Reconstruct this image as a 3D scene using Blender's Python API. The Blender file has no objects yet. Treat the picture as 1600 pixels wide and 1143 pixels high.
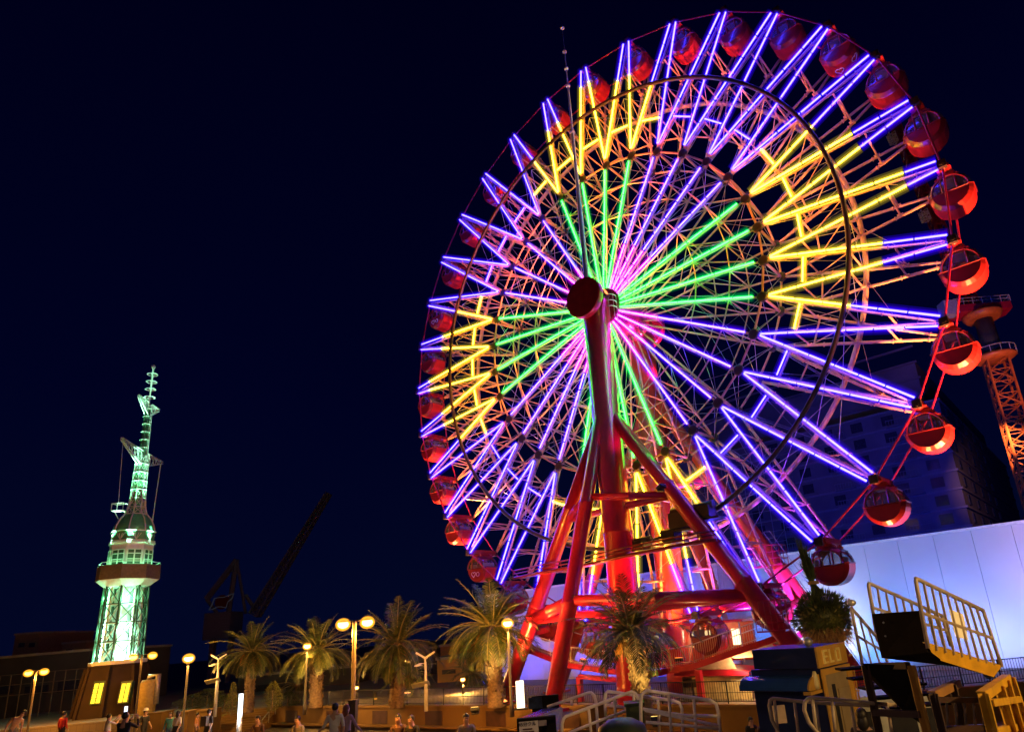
import bpy, math, random
import numpy as np
from mathutils import Vector, Matrix

# ------------------------------------------------------------------ camera, world, exposure
SC = bpy.context.scene
COL = SC.collection
CX, CY, FPX = 910.0, 670.0, 998.26            # principal point and focal length (photo pixels)
CZ = 5.5                                      # camera height
CAMM = np.array([[0.9961093279720428, 0.025629292220977165, -0.08431693843669408],
                 [-0.08812608426048157, 0.2896937639391395, -0.9530536797094321],
                 [0.0, 0.9567761820379026, 0.2908252696809101]])   # rows: right, down, forward
cd = bpy.data.cameras.new("Camera")
cam = bpy.data.objects.new("Camera", cd)
COL.objects.link(cam)
cd.sensor_fit = 'HORIZONTAL'
cd.sensor_width = 36.0
cd.lens = FPX * 36.0 / 1600.0
cd.shift_x = -(CX - 800.0) / 1600.0
cd.shift_y = (CY - 571.5) / 1600.0
cd.clip_start = 0.1
cd.clip_end = 3000.0
_r, _d, _f = CAMM
cam.matrix_world = Matrix(((_r[0], -_d[0], -_f[0], 0), (_r[1], -_d[1], -_f[1], 0), (_r[2], -_d[2], -_f[2], CZ), (0, 0, 0, 1)))
SC.camera = cam

W = bpy.data.worlds.new("World")
SC.world = W
W.use_nodes = True
nt = W.node_tree
bg = nt.nodes["Background"]
tc = nt.nodes.new("ShaderNodeTexCoord")
sx = nt.nodes.new("ShaderNodeSeparateXYZ")
rp = nt.nodes.new("ShaderNodeValToRGB")
nz = nt.nodes.new("ShaderNodeTexNoise")
nz.inputs["Scale"].default_value = 2.2
nz.inputs["Detail"].default_value = 3.0
mx = nt.nodes.new("ShaderNodeMath"); mx.operation = 'MULTIPLY_ADD'
nt.links.new(tc.outputs["Generated"], sx.inputs[0])
nt.links.new(tc.outputs["Generated"], nz.inputs["Vector"])
nt.links.new(nz.outputs["Fac"], mx.inputs[0])
mx.inputs[1].default_value = 0.22
nt.links.new(sx.outputs["Z"], mx.inputs[2])
nt.links.new(mx.outputs[0], rp.inputs[0])
e = rp.color_ramp.elements
e[0].position = 0.0;  e[0].color = (0.0008, 0.0021, 0.0135, 1)
e[1].position = 1.0;  e[1].color = (0.0001, 0.0001, 0.0052, 1)
m_ = e.new(0.45); m_.color = (0.0002, 0.0006, 0.0105, 1)
nt.links.new(rp.outputs[0], bg.inputs[0])
bg.inputs[1].default_value = 0.66

SC.view_settings.view_transform = 'Standard'
SC.view_settings.look = 'None'
SC.view_settings.exposure = 1.0
SC.view_settings.gamma = 1.0
SC.render.engine = 'CYCLES'
SC.cycles.use_denoising = True
SC.cycles.use_light_tree = True
SC.cycles.max_bounces = 4
SC.cycles.transparent_max_bounces = 40
SC.cycles.sample_clamp_indirect = 3.0
SC.cycles.caustics_reflective = False
SC.cycles.caustics_refractive = False

# ------------------------------------------------------------------ places in the world
cam0 = np.array([0, 0, CZ])
def ray(x, y): return CAMM.T @ np.array([(x - CX) / FPX, (y - CY) / FPX, 1.0])
def at(x, y, Y):                      # point at distance Y in front of the camera
    d = ray(x, y); return cam0 + d * (Y / d[1])
def atz(x, y, Z):                     # point at height Z
    d = ray(x, y); return cam0 + d * ((Z - CZ) / d[2])
HUB = np.array([2.46685, 41.80853, 27.06654])
AZ, PH, R = -0.6590231, -0.6019428, 22.0
U = np.array([math.cos(AZ), math.sin(AZ), 0.0])       # along the wheel, to the right
N = np.array([math.sin(AZ), -math.cos(AZ), 0.0])      # out of the wheel, to the viewer
Z = np.array([0.0, 0.0, 1.0])
def wp(r, k, w=0.0):                  # point of the wheel: radius (share), spoke number, offset
    a = PH + 2 * math.pi * k / 32
    return HUB + N * w + R * r * (-math.sin(a) * U + math.cos(a) * Z)
def uwz(u, w, z): p = HUB + U * u + N * w; p[2] = z; return p
def onw(x, y, w):                     # point of the plane w of the wheel
    P0 = HUB + N * w; d = ray(x, y)
    return cam0 + d * (((P0 - cam0) @ N) / (d @ N))
GZ, TZ, DZ = -0.9, 0.75, 1.75         # plaza, terrace and quay deck levels

# ------------------------------------------------------------------ mesh builder
ORG = {}
def nrmz(v): v = np.asarray(v, float); return v / (np.linalg.norm(v) + 1e-12)
class MB:
    def __init__(s): s.v = []; s.f = []; s.m = []; s.s = []
    def face(s, idx, m=0, sm=False): s.f.append(idx); s.m.append(m); s.s.append(sm)
    def poly(s, pts, m=0):
        b = len(s.v); s.v += [tuple(p) for p in pts]; s.face(list(range(b, b + len(pts))), m)
    def path(s, pts, r, n=6, m=0, closed=False, cap=True, radii=None, ref=None):
        pts = [np.asarray(p, float) for p in pts]; k = len(pts); b = len(s.v); prev = None
        for i, p in enumerate(pts):
            if closed: t = pts[(i + 1) % k] - pts[i - 1]
            else: t = pts[min(i + 1, k - 1)] - pts[max(i - 1, 0)]
            t = nrmz(t)
            if prev is None:
                a = np.array([0, 0, 1.0]) if ref is None else np.asarray(ref, float)
                if abs(t @ a) > .95: a = np.array([1.0, 0, 0])
                x = nrmz(np.cross(a, t))
            else:
                x = nrmz(prev - t * (prev @ t))
            prev = x; y = np.cross(t, x); rr = r if radii is None else radii[i]
            for j in range(n):
                q = 2 * math.pi * (j + .5) / n
                s.v.append(tuple(p + rr * (math.cos(q) * x + math.sin(q) * y)))
        for i in range(k if closed else k - 1):
            i2 = (i + 1) % k
            for j in range(n):
                j2 = (j + 1) % n
                s.face([b + i * n + j, b + i * n + j2, b + i2 * n + j2, b + i2 * n + j], m, n >= 6)
        if cap and not closed:
            s.face([b + j for j in range(n)][::-1], m); s.face([b + (k - 1) * n + j for j in range(n)], m)
        return s
    def tube(s, p, q, r, n=6, m=0, r2=None):
        return s.path([p, q], r, n, m, radii=None if r2 is None else [r, r2])
    def box(s, c, sx, sy, sz, m=0, ax=None):
        c = np.asarray(c, float); A = np.eye(3) if ax is None else np.asarray(ax, float); b = len(s.v)
        for dx in (-.5, .5):
            for dy in (-.5, .5):
                for dz in (-.5, .5): s.v.append(tuple(c + A[0] * dx * sx + A[1] * dy * sy + A[2] * dz * sz))
        for q in ((0, 1, 3, 2), (4, 6, 7, 5), (0, 4, 5, 1), (2, 3, 7, 6), (0, 2, 6, 4), (1, 5, 7, 3)): s.face([b + i for i in q], m)
        return s
    def bar(s, p, q, w, h, m=0, up=(0, 0, 1)):        # a rectangular bar from p to q
        p = np.asarray(p, float); q = np.asarray(q, float); t = nrmz(q - p); upv = np.asarray(up, float)
        if abs(t @ upv) > .98: upv = np.array([1.0, 0, 0])
        x = nrmz(np.cross(t, upv)); y = np.cross(x, t)
        return s.box((p + q) / 2, np.linalg.norm(q - p), w, h, m, (t, x, y))
    def prism(s, pts, vec, m=0):                      # polygon swept along a vector
        pts = [np.asarray(p, float) for p in pts]; vec = np.asarray(vec, float); b = len(s.v); n = len(pts)
        s.v += [tuple(p) for p in pts] + [tuple(p + vec) for p in pts]
        s.face(list(range(b, b + n))[::-1], m); s.face(list(range(b + n, b + 2 * n)), m)
        for i in range(n): s.face([b + i, b + (i + 1) % n, b + n + (i + 1) % n, b + n + i], m)
        return s
    def lathe(s, prof, o=(0, 0, 0), ax=(0, 0, 1), n=16, m=0, sm=True, rot=0.0, cap=True):
        o = np.asarray(o, float); t = nrmz(ax); a = np.array([0, 0, 1.0]) if abs(t[2]) < .9 else np.array([1.0, 0, 0])
        x = nrmz(np.cross(a, t)); y = np.cross(t, x); b = len(s.v)
        if abs(t[2]) > .9: x, y = np.array([1.0, 0, 0]), np.array([0, 1.0, 0])
        for r, h in prof:
            for j in range(n):
                q = rot + 2 * math.pi * j / n
                s.v.append(tuple(o + t * h + r * (math.cos(q) * x + math.sin(q) * y)))
        for i in range(len(prof) - 1):
            for j in range(n):
                j2 = (j + 1) % n
                s.face([b + i * n + j, b + i * n + j2, b + (i + 1) * n + j2, b + (i + 1) * n + j], m, sm)
        if cap:
            s.face([b + j for j in range(n)][::-1], m); s.face([b + (len(prof) - 1) * n + j for j in range(n)], m)
        return s
    def ico(s, c, r, m=0, sq=(1, 1, 1), n=8, k=5):
        c = np.asarray(c, float)
        prof = [(max(1e-3, math.sin(math.pi * i / k)) * r, -math.cos(math.pi * i / k) * r) for i in range(k + 1)]
        b = len(s.v); s.lathe(prof, (0, 0, 0), n=n, m=m)
        for i in range(b, len(s.v)): s.v[i] = tuple(np.asarray(s.v[i]) * np.asarray(sq) + c)
        return s
    def build(s, name, mats, parent=None, org=None):
        if not isinstance(mats, (list, tuple)): mats = [mats]
        o_ = ORG.get(parent.name, np.zeros(3)) if parent else (np.zeros(3) if org is None else np.asarray(org, float))
        me = bpy.data.meshes.new(name)
        V = np.array(s.v, float).reshape(-1, 3) - o_
        me.from_pydata(V.tolist(), [], s.f)
        for m in mats: me.materials.append(m)
        me.polygons.foreach_set("material_index", s.m); me.polygons.foreach_set("use_smooth", s.s)
        me.update()
        ob = bpy.data.objects.new(name, me); COL.objects.link(ob)
        if parent: ob.parent = parent; ORG[ob.name] = ORG.get(parent.name, np.zeros(3))
        else:
            ob.location = Vector(o_); ORG[ob.name] = o_
        return ob
def tag(o, label, cat, group=None):
    o['label'] = label; o['category'] = cat
    if group: o['group'] = group
    return o
def thing(name, label, cat, loc=(0, 0, 0), group=None):
    o = bpy.data.objects.new(name, None); COL.objects.link(o); o.location = Vector([float(c) for c in loc])
    o.empty_display_size = .3
    ORG[o.name] = np.asarray(loc, float)
    return tag(o, label, cat, group)
def copy_tree(o, parent=None):
    c = o.copy(); COL.objects.link(c)
    if parent: c.parent = parent
    for ch in list(o.children): copy_tree(ch, c)
    return c
def structure(o): o['kind'] = 'structure'; return o
def light(kind, loc, energy, col, size=.15, parent=None, to=None, angle=60, blend=.6, name=None):
    ld = bpy.data.lights.new(name or 'lamp_light', kind); ld.energy = energy; ld.color = col
    if kind in ('POINT', 'SPOT'): ld.shadow_soft_size = size
    if kind == 'SPOT': ld.spot_size = math.radians(angle); ld.spot_blend = blend
    ob = bpy.data.objects.new(name or 'lamp_light', ld); COL.objects.link(ob)
    loc = np.asarray(loc, float)
    if to is not None:
        ob.rotation_euler = Vector(np.asarray(to, float) - loc).to_track_quat('-Z', 'Y').to_euler()
    if parent:
        ob.parent = parent; loc = loc - ORG.get(parent.name, np.zeros(3))
    ob.location = Vector(loc)
    return ob

# ------------------------------------------------------------------ materials
def mat(name, col, rough=.6, metal=0.0, var=.2, scale=4.0, bump=0.0, bscale=None, spec=.5, col2=None, coat=0.0, trans=0.0, alpha=1.0):
    m = bpy.data.materials.new(name); m.use_nodes = True; t = m.node_tree; p = t.nodes["Principled BSDF"]
    p.inputs["Roughness"].default_value = rough; p.inputs["Metallic"].default_value = metal
    p.inputs["Specular IOR Level"].default_value = spec; p.inputs["Coat Weight"].default_value = coat
    p.inputs["Alpha"].default_value = alpha
    g = t.nodes.new("ShaderNodeNewGeometry")
    nz = t.nodes.new("ShaderNodeTexNoise"); nz.inputs["Scale"].default_value = scale; nz.inputs["Detail"].default_value = 5
    t.links.new(g.outputs["Position"], nz.inputs["Vector"])
    rp = t.nodes.new("ShaderNodeValToRGB"); e = rp.color_ramp.elements; e[0].position = .3; e[1].position = .72
    c2 = col2 or tuple(min(1, c * (1 + var)) for c in col)
    e[0].color = (*[c * (1 - var) for c in col], 1); e[1].color = (*c2, 1)
    t.links.new(nz.outputs["Fac"], rp.inputs[0]); t.links.new(rp.outputs[0], p.inputs["Base Color"])
    if bump:
        n2 = t.nodes.new("ShaderNodeTexNoise"); n2.inputs["Scale"].default_value = bscale or scale * 4; n2.inputs["Detail"].default_value = 6
        t.links.new(g.outputs["Position"], n2.inputs["Vector"])
        b = t.nodes.new("ShaderNodeBump"); b.inputs["Strength"].default_value = bump; b.inputs["Distance"].default_value = .05
        t.links.new(n2.outputs["Fac"], b.inputs["Height"]); t.links.new(b.outputs[0], p.inputs["Normal"])
    return m
def emis(name, col, st=1.0):
    m = bpy.data.materials.new(name); m.use_nodes = True; t = m.node_tree
    for n in list(t.nodes):
        if n.type == 'BSDF_PRINCIPLED': t.nodes.remove(n)
    e = t.nodes.new("ShaderNodeEmission"); e.inputs[0].default_value = (*col, 1); e.inputs[1].default_value = st
    t.links.new(e.outputs[0], t.nodes["Material Output"].inputs[0])
    return m
def glass(name, col, a=.3, rough=.05):
    return mat(name, col, rough, var=.05, spec=.8, alpha=a)
def brick(name, c1, c2, mortar, scale=1.0, bw=.5, bh=.25, rough=.8, bump=.3):
    m = mat(name, c1, rough); t = m.node_tree; p = t.nodes["Principled BSDF"]
    b = t.nodes.new("ShaderNodeTexBrick"); b.inputs["Color1"].default_value = (*c1, 1); b.inputs["Color2"].default_value = (*c2, 1)
    b.inputs["Mortar"].default_value = (*mortar, 1); b.inputs["Scale"].default_value = scale
    b.inputs["Brick Width"].default_value = bw; b.inputs["Row Height"].default_value = bh; b.inputs["Mortar Size"].default_value = .012
    g = t.nodes.new("ShaderNodeNewGeometry"); s = t.nodes.new("ShaderNodeSeparateXYZ"); c = t.nodes.new("ShaderNodeCombineXYZ")
    a = t.nodes.new("ShaderNodeMath"); a.operation = 'ADD'
    t.links.new(g.outputs["Position"], s.inputs[0]); t.links.new(s.outputs[0], a.inputs[0]); t.links.new(s.outputs[1], a.inputs[1])
    t.links.new(a.outputs[0], c.inputs[0]); t.links.new(s.outputs[2], c.inputs[1]); t.links.new(c.outputs[0], b.inputs["Vector"])
    t.links.new(b.outputs["Color"], p.inputs["Base Color"])
    bp = t.nodes.new("ShaderNodeBump"); bp.inputs["Strength"].default_value = bump; bp.inputs["Distance"].default_value = .02
    t.links.new(b.outputs["Fac"], bp.inputs["Height"]); bp.invert = True; t.links.new(bp.outputs[0], p.inputs["Normal"])
    return m

RED = mat('red_paint', (.44, .012, .045), .28, var=.22, scale=1.2, coat=.3, bump=.04, bscale=9)
DRED = mat('dark_red_paint', (.20, .012, .016), .32, var=.25, scale=2, coat=.25)
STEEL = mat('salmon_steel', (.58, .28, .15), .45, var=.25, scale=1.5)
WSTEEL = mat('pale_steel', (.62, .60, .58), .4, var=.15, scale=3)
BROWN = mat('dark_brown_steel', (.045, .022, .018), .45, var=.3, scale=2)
BLACK = mat('black_steel', (.018, .017, .016), .45, var=.4, scale=5)
WIRE = mat('wire_steel', (.35, .30, .28), .35, metal=.6, var=.2)
GALV = mat('galvanised_steel', (.38, .37, .35), .38, metal=.5, var=.25, scale=6)
ORANGE = mat('orange_crane_paint', (.55, .16, .03), .45, var=.25, scale=1)
CONC = mat('concrete', (.30, .27, .23), .85, var=.25, scale=.7, bump=.15, bscale=8)
PAVE = brick('plaza_paving', (.20, .17, .14), (.16, .135, .115), (.06, .05, .045), 1.0, .6, .6, .75, .2)
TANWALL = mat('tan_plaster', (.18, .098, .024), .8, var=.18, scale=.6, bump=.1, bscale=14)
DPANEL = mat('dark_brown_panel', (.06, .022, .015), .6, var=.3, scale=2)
WHITEWALL = mat('white_wall_panel', (.44, .44, .46), .6, var=.05, scale=.35, bump=.03, bscale=3)
TRUNK = mat('palm_trunk', (.20, .13, .075), .9, var=.45, scale=7, bump=.9, bscale=16)
FROND = mat('palm_frond', (.034, .054, .010), .5, var=.45, scale=1.6, col2=(.088, .105, .018))
DEADF = mat('dry_palm_frond', (.36, .22, .09), .75, var=.35, scale=3)
FRUIT = mat('palm_fruit_stalk', (.52, .22, .04), .6, var=.3, scale=6)
LEAF = mat('dark_leaf', (.05, .075, .022), .6, var=.5, scale=2.5)
N_BLUE = emis('neon_blue', (.58, .46, 15.0))
N_YEL = emis('neon_yellow', (15.0, 7.6, .30))
N_GRN = emis('neon_green', (.30, 13.0, .38))
N_MAG = emis('neon_magenta', (7.5, .45, 8.5))
N_VIO = emis('neon_violet', (.80, .50, 12.0))
SODIUM = emis('sodium_lamp', (14, 6.5, 1.2))
SODIUM2 = emis('orange_sodium_lamp', (10, 3.2, .3))
WARMW = emis('warm_white_lamp', (3.2, 2.3, 1.0))
WHITEL = emis('white_lamp', (4, 4, 4.4))
WINY = emis('lit_yellow_window', (1.3, .78, .03))

def halo_shell(name, col, a):               # see-through glowing shell, added as a painted halo round a lamp
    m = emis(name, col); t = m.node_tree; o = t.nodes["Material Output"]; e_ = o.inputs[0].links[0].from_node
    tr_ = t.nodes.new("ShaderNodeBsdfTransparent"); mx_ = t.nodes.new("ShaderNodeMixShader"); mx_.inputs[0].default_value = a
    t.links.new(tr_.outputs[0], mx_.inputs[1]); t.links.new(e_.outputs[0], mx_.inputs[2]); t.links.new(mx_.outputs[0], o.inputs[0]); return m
HALO = [halo_shell(n_ + '_%d' % i, c_, a_) for i, a_ in enumerate((.075, .048, .028, .013)) for n_, c_ in (('violet_blue_halo', (.09, .0, 2.6)), ('amber_halo', (1.4, 1.0, .02)), ('green_halo', (.0, 1.3, .25)), ('magenta_halo', (1.3, .0, 1.9)), ('violet_halo', (.16, .0, 2.6)))]
ORED = mat('orange_red_paint', (.52, .045, .024), .3, var=.2, scale=1.2, coat=.3)
# ------------------------------------------------------------------ the wheel
def px(w):
    q = CAMM @ (np.asarray(w, float) - cam0); return CX + FPX * q[0] / q[2], CY + FPX * q[1] / q[2]
def along(A, B, y):                   # the point of segment AB that shows at photo row y
    lo, hi = 0.0, 1.0; s = 1 if px(B)[1] > px(A)[1] else -1
    for _ in range(40):
        t = (lo + hi) / 2
        if (px(A + (B - A) * t)[1] - y) * s < 0: lo = t
        else: hi = t
    return A + (B - A) * lo
def lerp(a, b, t): return a + (b - a) * t

wheel = thing('ferris_wheel', 'huge Ferris wheel outlined in violet, yellow and green neon tubes', 'ferris wheel', HUB)
hub = MB().lathe([(.5, -4.6), (.5, -3.5), (1.45, -3.5), (1.5, -3.4), (1.5, -3.0), (1.1, -2.9), (1.1, -.2), (1.5, -.1), (1.5, .35), (1.42, .42), (.5, .42), (.5, 1.0)], HUB, N, 32)
for k in range(32): hub.lathe([(.07, 0), (.07, .06)], HUB + N * .42 + (wp(.058, k) - HUB), N, 6)
hub.build('hub', DRED, wheel)
NR = .541
NB, NY, NG, NM, NV = 0, 1, 2, 3, 4
NEON = [N_BLUE, N_YEL, N_GRN, N_MAG, N_VIO] + HALO
def off(k): return min(((k - c + 16) % 32 - 16 for c in (3, 11, 19, 27)), key=abs)
def neon(mb, A, B, cuts, cols, r=.056):
    L = np.linalg.norm(B - A); g = .045 / L
    for i, c in enumerate(cols):
        p_, q_ = lerp(A, B, cuts[i] + g), lerp(A, B, cuts[i + 1] - g)
        mb.tube(p_, q_, r, 6, c)
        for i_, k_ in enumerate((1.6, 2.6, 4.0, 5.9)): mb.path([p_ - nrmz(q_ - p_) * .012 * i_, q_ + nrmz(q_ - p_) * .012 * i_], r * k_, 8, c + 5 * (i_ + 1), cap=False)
def bracket(mb, A, B, ts):            # clips that hold a neon tube on its spoke
    for t in ts: mb.tube(lerp(A, B, t - .004), lerp(A, B, t + .004), .1, 6, 1)
for k in range(32):
    sf = MB()
    for w, r in ((-.2, .085), (-3.0, .095)):
        tip = wp(1, k, w)
        for s in (-.5, .5):
            nd = wp(NR, k + s, w)
            sf.tube(tip, nd, r, 6)
            for q in (.12, .3, .48, .68, .86):
                a = lerp(tip, nd, q); sf.tube(lerp(tip, nd, q - .003), lerp(tip, nd, q + .003), r * 1.5, 6)
        sf.tube(lerp(tip, wp(NR, k - .5, w), .74), lerp(tip, wp(NR, k + .5, w), .74), .06, 5)
        nd = wp(NR, k + .5, w)
        sf.tube(nd, wp(.055, k + .5, w if w < -1 else -.05), r * .8, 6)
        sf.lathe([(.30, -.1), (.36, -.05), (.36, .05), (.30, .1)], nd, N, 8, m=1, sm=False)
    for s in (-.5, .5):               # ties between the front and the back frame
        for q in (.27, .5, .76):
            a = lerp(wp(1, k, -.2), wp(NR, k + s, -.2), q); b = lerp(wp(1, k, -3), wp(NR, k + s, -3), q)
            sf.tube(a, b, .06, 5)
            sf.box(lerp(a, b, .97), .34, .34, .06, 0, (U, N, Z))
        a = lerp(wp(1, k, -.2), wp(NR, k + s, -.2), .5); b = lerp(wp(1, k, -3), wp(NR, k + s, -3), .76); sf.tube(a, b, .035, 4)
    a = lerp(wp(1, k, -.2), wp(NR, k - .5, -.2), .27); b = lerp(wp(1, k, -3), wp(NR, k + .5, -3), .27); sf.tube(a, b, .05, 5)
    sf.tube(wp(NR, k + .5, -.2), wp(NR, k + .5, -3), .085, 6)
    sf.tube(wp(.44, k + .5, -.15), wp(NR, k + .5, -3), .045, 5); sf.tube(wp(.44, k + .5, -3), wp(.33, k + .5, -.15), .045, 5)
    sf.tube(wp(.44, k + .5, -.15), wp(.44, k + .5, -3), .05, 5); sf.tube(wp(.33, k + .5, -.15), wp(.33, k + .5, -3), .05, 5)
    sf.tube(wp(.33, k + .5, -.15), wp(.22, k + .5, -3), .04, 4)
    sf.tube(wp(1, k, .1), wp(1, k, -3.1), .13, 8, 1)           # axle of the gondola
    sf.box(wp(1, k, -.08), .42, .3, .42, 1, (U, N, Z)); sf.box(wp(1, k, -2.95), .42, .3, .42, 1, (U, N, Z))
    sf.build('spoke_frame', [STEEL, BROWN], wheel)
    d = off(k)
    for s in (-1, 1):
        A = wp(.992, k + s * .06, .02); B = wp(NR + .022, k + s * .485, .02)
        near = (d == 0) or (d * s < 0)
        nb = {0: 1, 1: 2, 2: 3 if near else 6}.get(abs(d), 6)
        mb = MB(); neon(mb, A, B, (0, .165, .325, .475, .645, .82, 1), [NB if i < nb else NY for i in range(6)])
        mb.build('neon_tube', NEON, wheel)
    t = .75
    mb = MB(); A = lerp(wp(1, k, .02), wp(NR, k - .5, .02), t); B = lerp(wp(1, k, .02), wp(NR, k + .5, .02), t)
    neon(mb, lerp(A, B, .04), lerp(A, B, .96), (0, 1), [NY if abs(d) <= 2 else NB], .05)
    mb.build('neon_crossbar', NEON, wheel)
    m = k + .5; d = min(((m - c + 16) % 32 - 16 for c in (3, 11, 19, 27)), key=abs)
    mb = MB(); cuts = (0, .135, .27, .40, .53, .66, .78, .89, 1)
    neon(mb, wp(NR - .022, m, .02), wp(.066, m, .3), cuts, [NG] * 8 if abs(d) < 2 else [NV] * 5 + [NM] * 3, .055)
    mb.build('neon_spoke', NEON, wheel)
for w in (-.2, -3.0):
    for r, t in ((NR, .075), (.44, .05), (.33, .045)):
        MB().path([wp(r, k + .5, w) for k in range(32)], t, 5, closed=True).build('ring_brace', STEEL, wheel)
    MB().path([wp(1, k, w) for k in range(32)], .058, 6, closed=True).build('rim_cable', RED, wheel)
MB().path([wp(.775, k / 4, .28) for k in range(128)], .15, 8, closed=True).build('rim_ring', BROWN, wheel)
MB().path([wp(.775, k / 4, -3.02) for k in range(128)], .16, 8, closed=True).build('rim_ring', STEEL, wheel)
wr = MB()
for k in range(32):
    for w in (-.2, -3.0):
        wr.tube(wp(.775, k, w), wp(NR, k + .5, w), .022, 3); wr.tube(wp(.775, k, w), wp(NR, k - .5, w), .022, 3)
        wr.tube(wp(NR, k + .5, w), wp(.44, k + 1.5, w), .02, 3); wr.tube(wp(NR, k + .5, w), wp(.44, k - .5, w), .02, 3)
        wr.tube(wp(.44, k + .5, w), wp(.33, k + 1.5, w), .02, 3); wr.tube(wp(.33, k + .5, w), wp(.2, k + 1.5, w), .02, 3)
    wr.tube(wp(.775, k, -.2), wp(.775, k + 1, -3), .022, 3); wr.tube(wp(.775, k, -3), wp(.775, k + 1, -.2), .022, 3)
    wr.tube(wp(NR, k + .5, -.2), wp(NR, k + 1.5, -3), .022, 3); wr.tube(wp(NR, k + .5, -3), wp(NR, k + 1.5, -.2), .022, 3)
    wr.tube(wp(.9, k, -.2), wp(.775, k + 1, -3), .02, 3)
wr.build('bracing_wire', WIRE, wheel)

# ------------------------------------------------------------------ gondolas
G_RED = mat('gondola_red', (.58, .02, .022), .34, var=.12, scale=1, coat=.2)
G_FACE = mat('gondola_front_red', (.26, .012, .015), .3, var=.15, scale=1, coat=.4)
G_GLASS = glass('gondola_glass', (.16, .12, .13), .5)
G_PALE = mat('gondola_lining', (.62, .50, .40), .6, var=.1)
G_MARK = mat('white_marking', (.85, .84, .84), .5, var=.03)
GR, GC = 1.05, -1.26
prof = [(.86, .78), (GR, .56), (GR, -.56), (.86, -.78)]
NS = 28
def gp(r, a, w): return U * (r * math.cos(a)) + N * w + Z * (GC + r * math.sin(a))
gon = thing('gondola', 'red drum gondola', 'gondola', (0, 0, 0), 'gondolas round the wheel')
sh, gl, rf = MB(), MB(), MB()
for j in range(NS):
    a0 = 2 * math.pi * j / NS; a1 = 2 * math.pi * (j + 1) / NS; c = math.sin((a0 + a1) / 2)
    tgt, mm = (sh, 0) if c < .03 else ((rf, 0) if c > .70 else (gl, 0))
    for i in range(3):
        b = len(tgt.v)
        tgt.v += [tuple(gp(prof[i][0], a0, prof[i][1])), tuple(gp(prof[i][0], a1, prof[i][1])), tuple(gp(prof[i + 1][0], a1, prof[i + 1][1])), tuple(gp(prof[i + 1][0], a0, prof[i + 1][1]))]
        tgt.face([b, b + 1, b + 2, b + 3], 0 if i == 1 else 1 if tgt is sh else 0, i == 1)
for w in (.78, -.78):
    ang = [math.pi + math.pi * j / 14 for j in range(15)]
    sh.poly([gp(.86, a, w) for a in ang], 1)
    gl.poly([gp(.86, math.pi * j / 14, w) for j in range(15)])
sh.build('cabin_shell', [G_RED, G_FACE], gon)
gl.build('glazing', G_GLASS, gon)
rf.build('roof', G_FACE, gon)
fr = MB()
for w in (.79, -.79):
    fr.path([gp(.87, math.pi * j / 14, w) for j in range(15)], .06, 5)
    fr.tube(gp(.86, 0, w), gp(.86, math.pi, w), .045, 5)
    for x in (-.34, .34):
        h = math.sqrt(.86 ** 2 - x * x); fr.tube(U * x + N * w + Z * GC, U * x + N * w + Z * (GC + h), .05, 5)
for a in (.05, .75, math.pi - .75, math.pi - .05):
    fr.path([gp(*p) for p in ((.87, a, .78), (GR + .01, a, .56), (GR + .01, a, -.56), (.87, a, -.78))], .04, 5)
fr.build('window_frame', DRED, gon)
st = MB()
for s in (-1, 1):
    st.box(U * s * .72 + Z * (GC + .12), .14, 1.1, .55, 0, (U, N, Z)); st.box(U * s * .52 + Z * (GC - .2), .42, 1.1, .1, 0, (U, N, Z))
st.box(Z * (GC + .86), .7, 1.0, .04, 0, (U, N, Z))
st.build('seat', G_PALE, gon)
hg = MB()
hg.prism([N * 1.25 + U * -.2 + Z * .22, N * 1.25 + U * .2 + Z * .22, N * 1.25 + U * .34 + Z * -.1, N * 1.25 + U * -.34 + Z * -.1], N * -2.5)
hg.box(Z * -.2, .8, 1.3, .2, 0, (U, N, Z))
for s in (-1, 1):
    hg.bar(U * s * .3 + N * .5 + Z * -.1, U * s * .55 + N * .62 + Z * -.36, .12, .1); hg.bar(U * s * .3 - N * .5 + Z * -.1, U * s * .55 - N * .62 + Z * -.36, .12, .1)
hg.tube(N * 1.35, N * 1.0, .24, 10); hg.tube(N * -1.35, N * -1.0, .24, 10)
hg.build('hanger', G_FACE, gon)
def heart(c, ux, uy, s):
    return [c + ux * s * .062 * 16 * math.sin(t) ** 3 + uy * s * .062 * (13 * math.cos(t) - 5 * math.cos(2 * t) - 2 * math.cos(3 * t) - math.cos(4 * t)) for t in [2 * math.pi * i / 20 for i in range(20)]]
ORD = ['topmost', 'first', 'second', 'third', 'fourth', 'fifth', 'sixth', 'seventh', 'eighth', 'ninth', 'tenth', 'eleventh', 'twelfth', 'thirteenth', 'fourteenth', 'fifteenth', 'sixteenth']
TOP = 31
for k in range(32):
    g = gon if k == 0 else copy_tree(gon)
    g.location = Vector(wp(1, k, -1.5)); ORG[g.name] = wp(1, k, -1.5)
    d = (k - TOP + 16) % 32 - 16          # counter-clockwise positive
    if d == 0: lab = 'topmost red drum gondola on the Ferris wheel'
    elif d == -16: lab = 'red drum gondola at the very foot of the wheel over the boarding platform'
    else: lab = 'red drum gondola hanging from the rim, %s %s the topmost one' % (ORD[abs(d)], 'left, anticlockwise, from' if d > 0 else 'right, clockwise, from')
    g['label'] = lab
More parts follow.
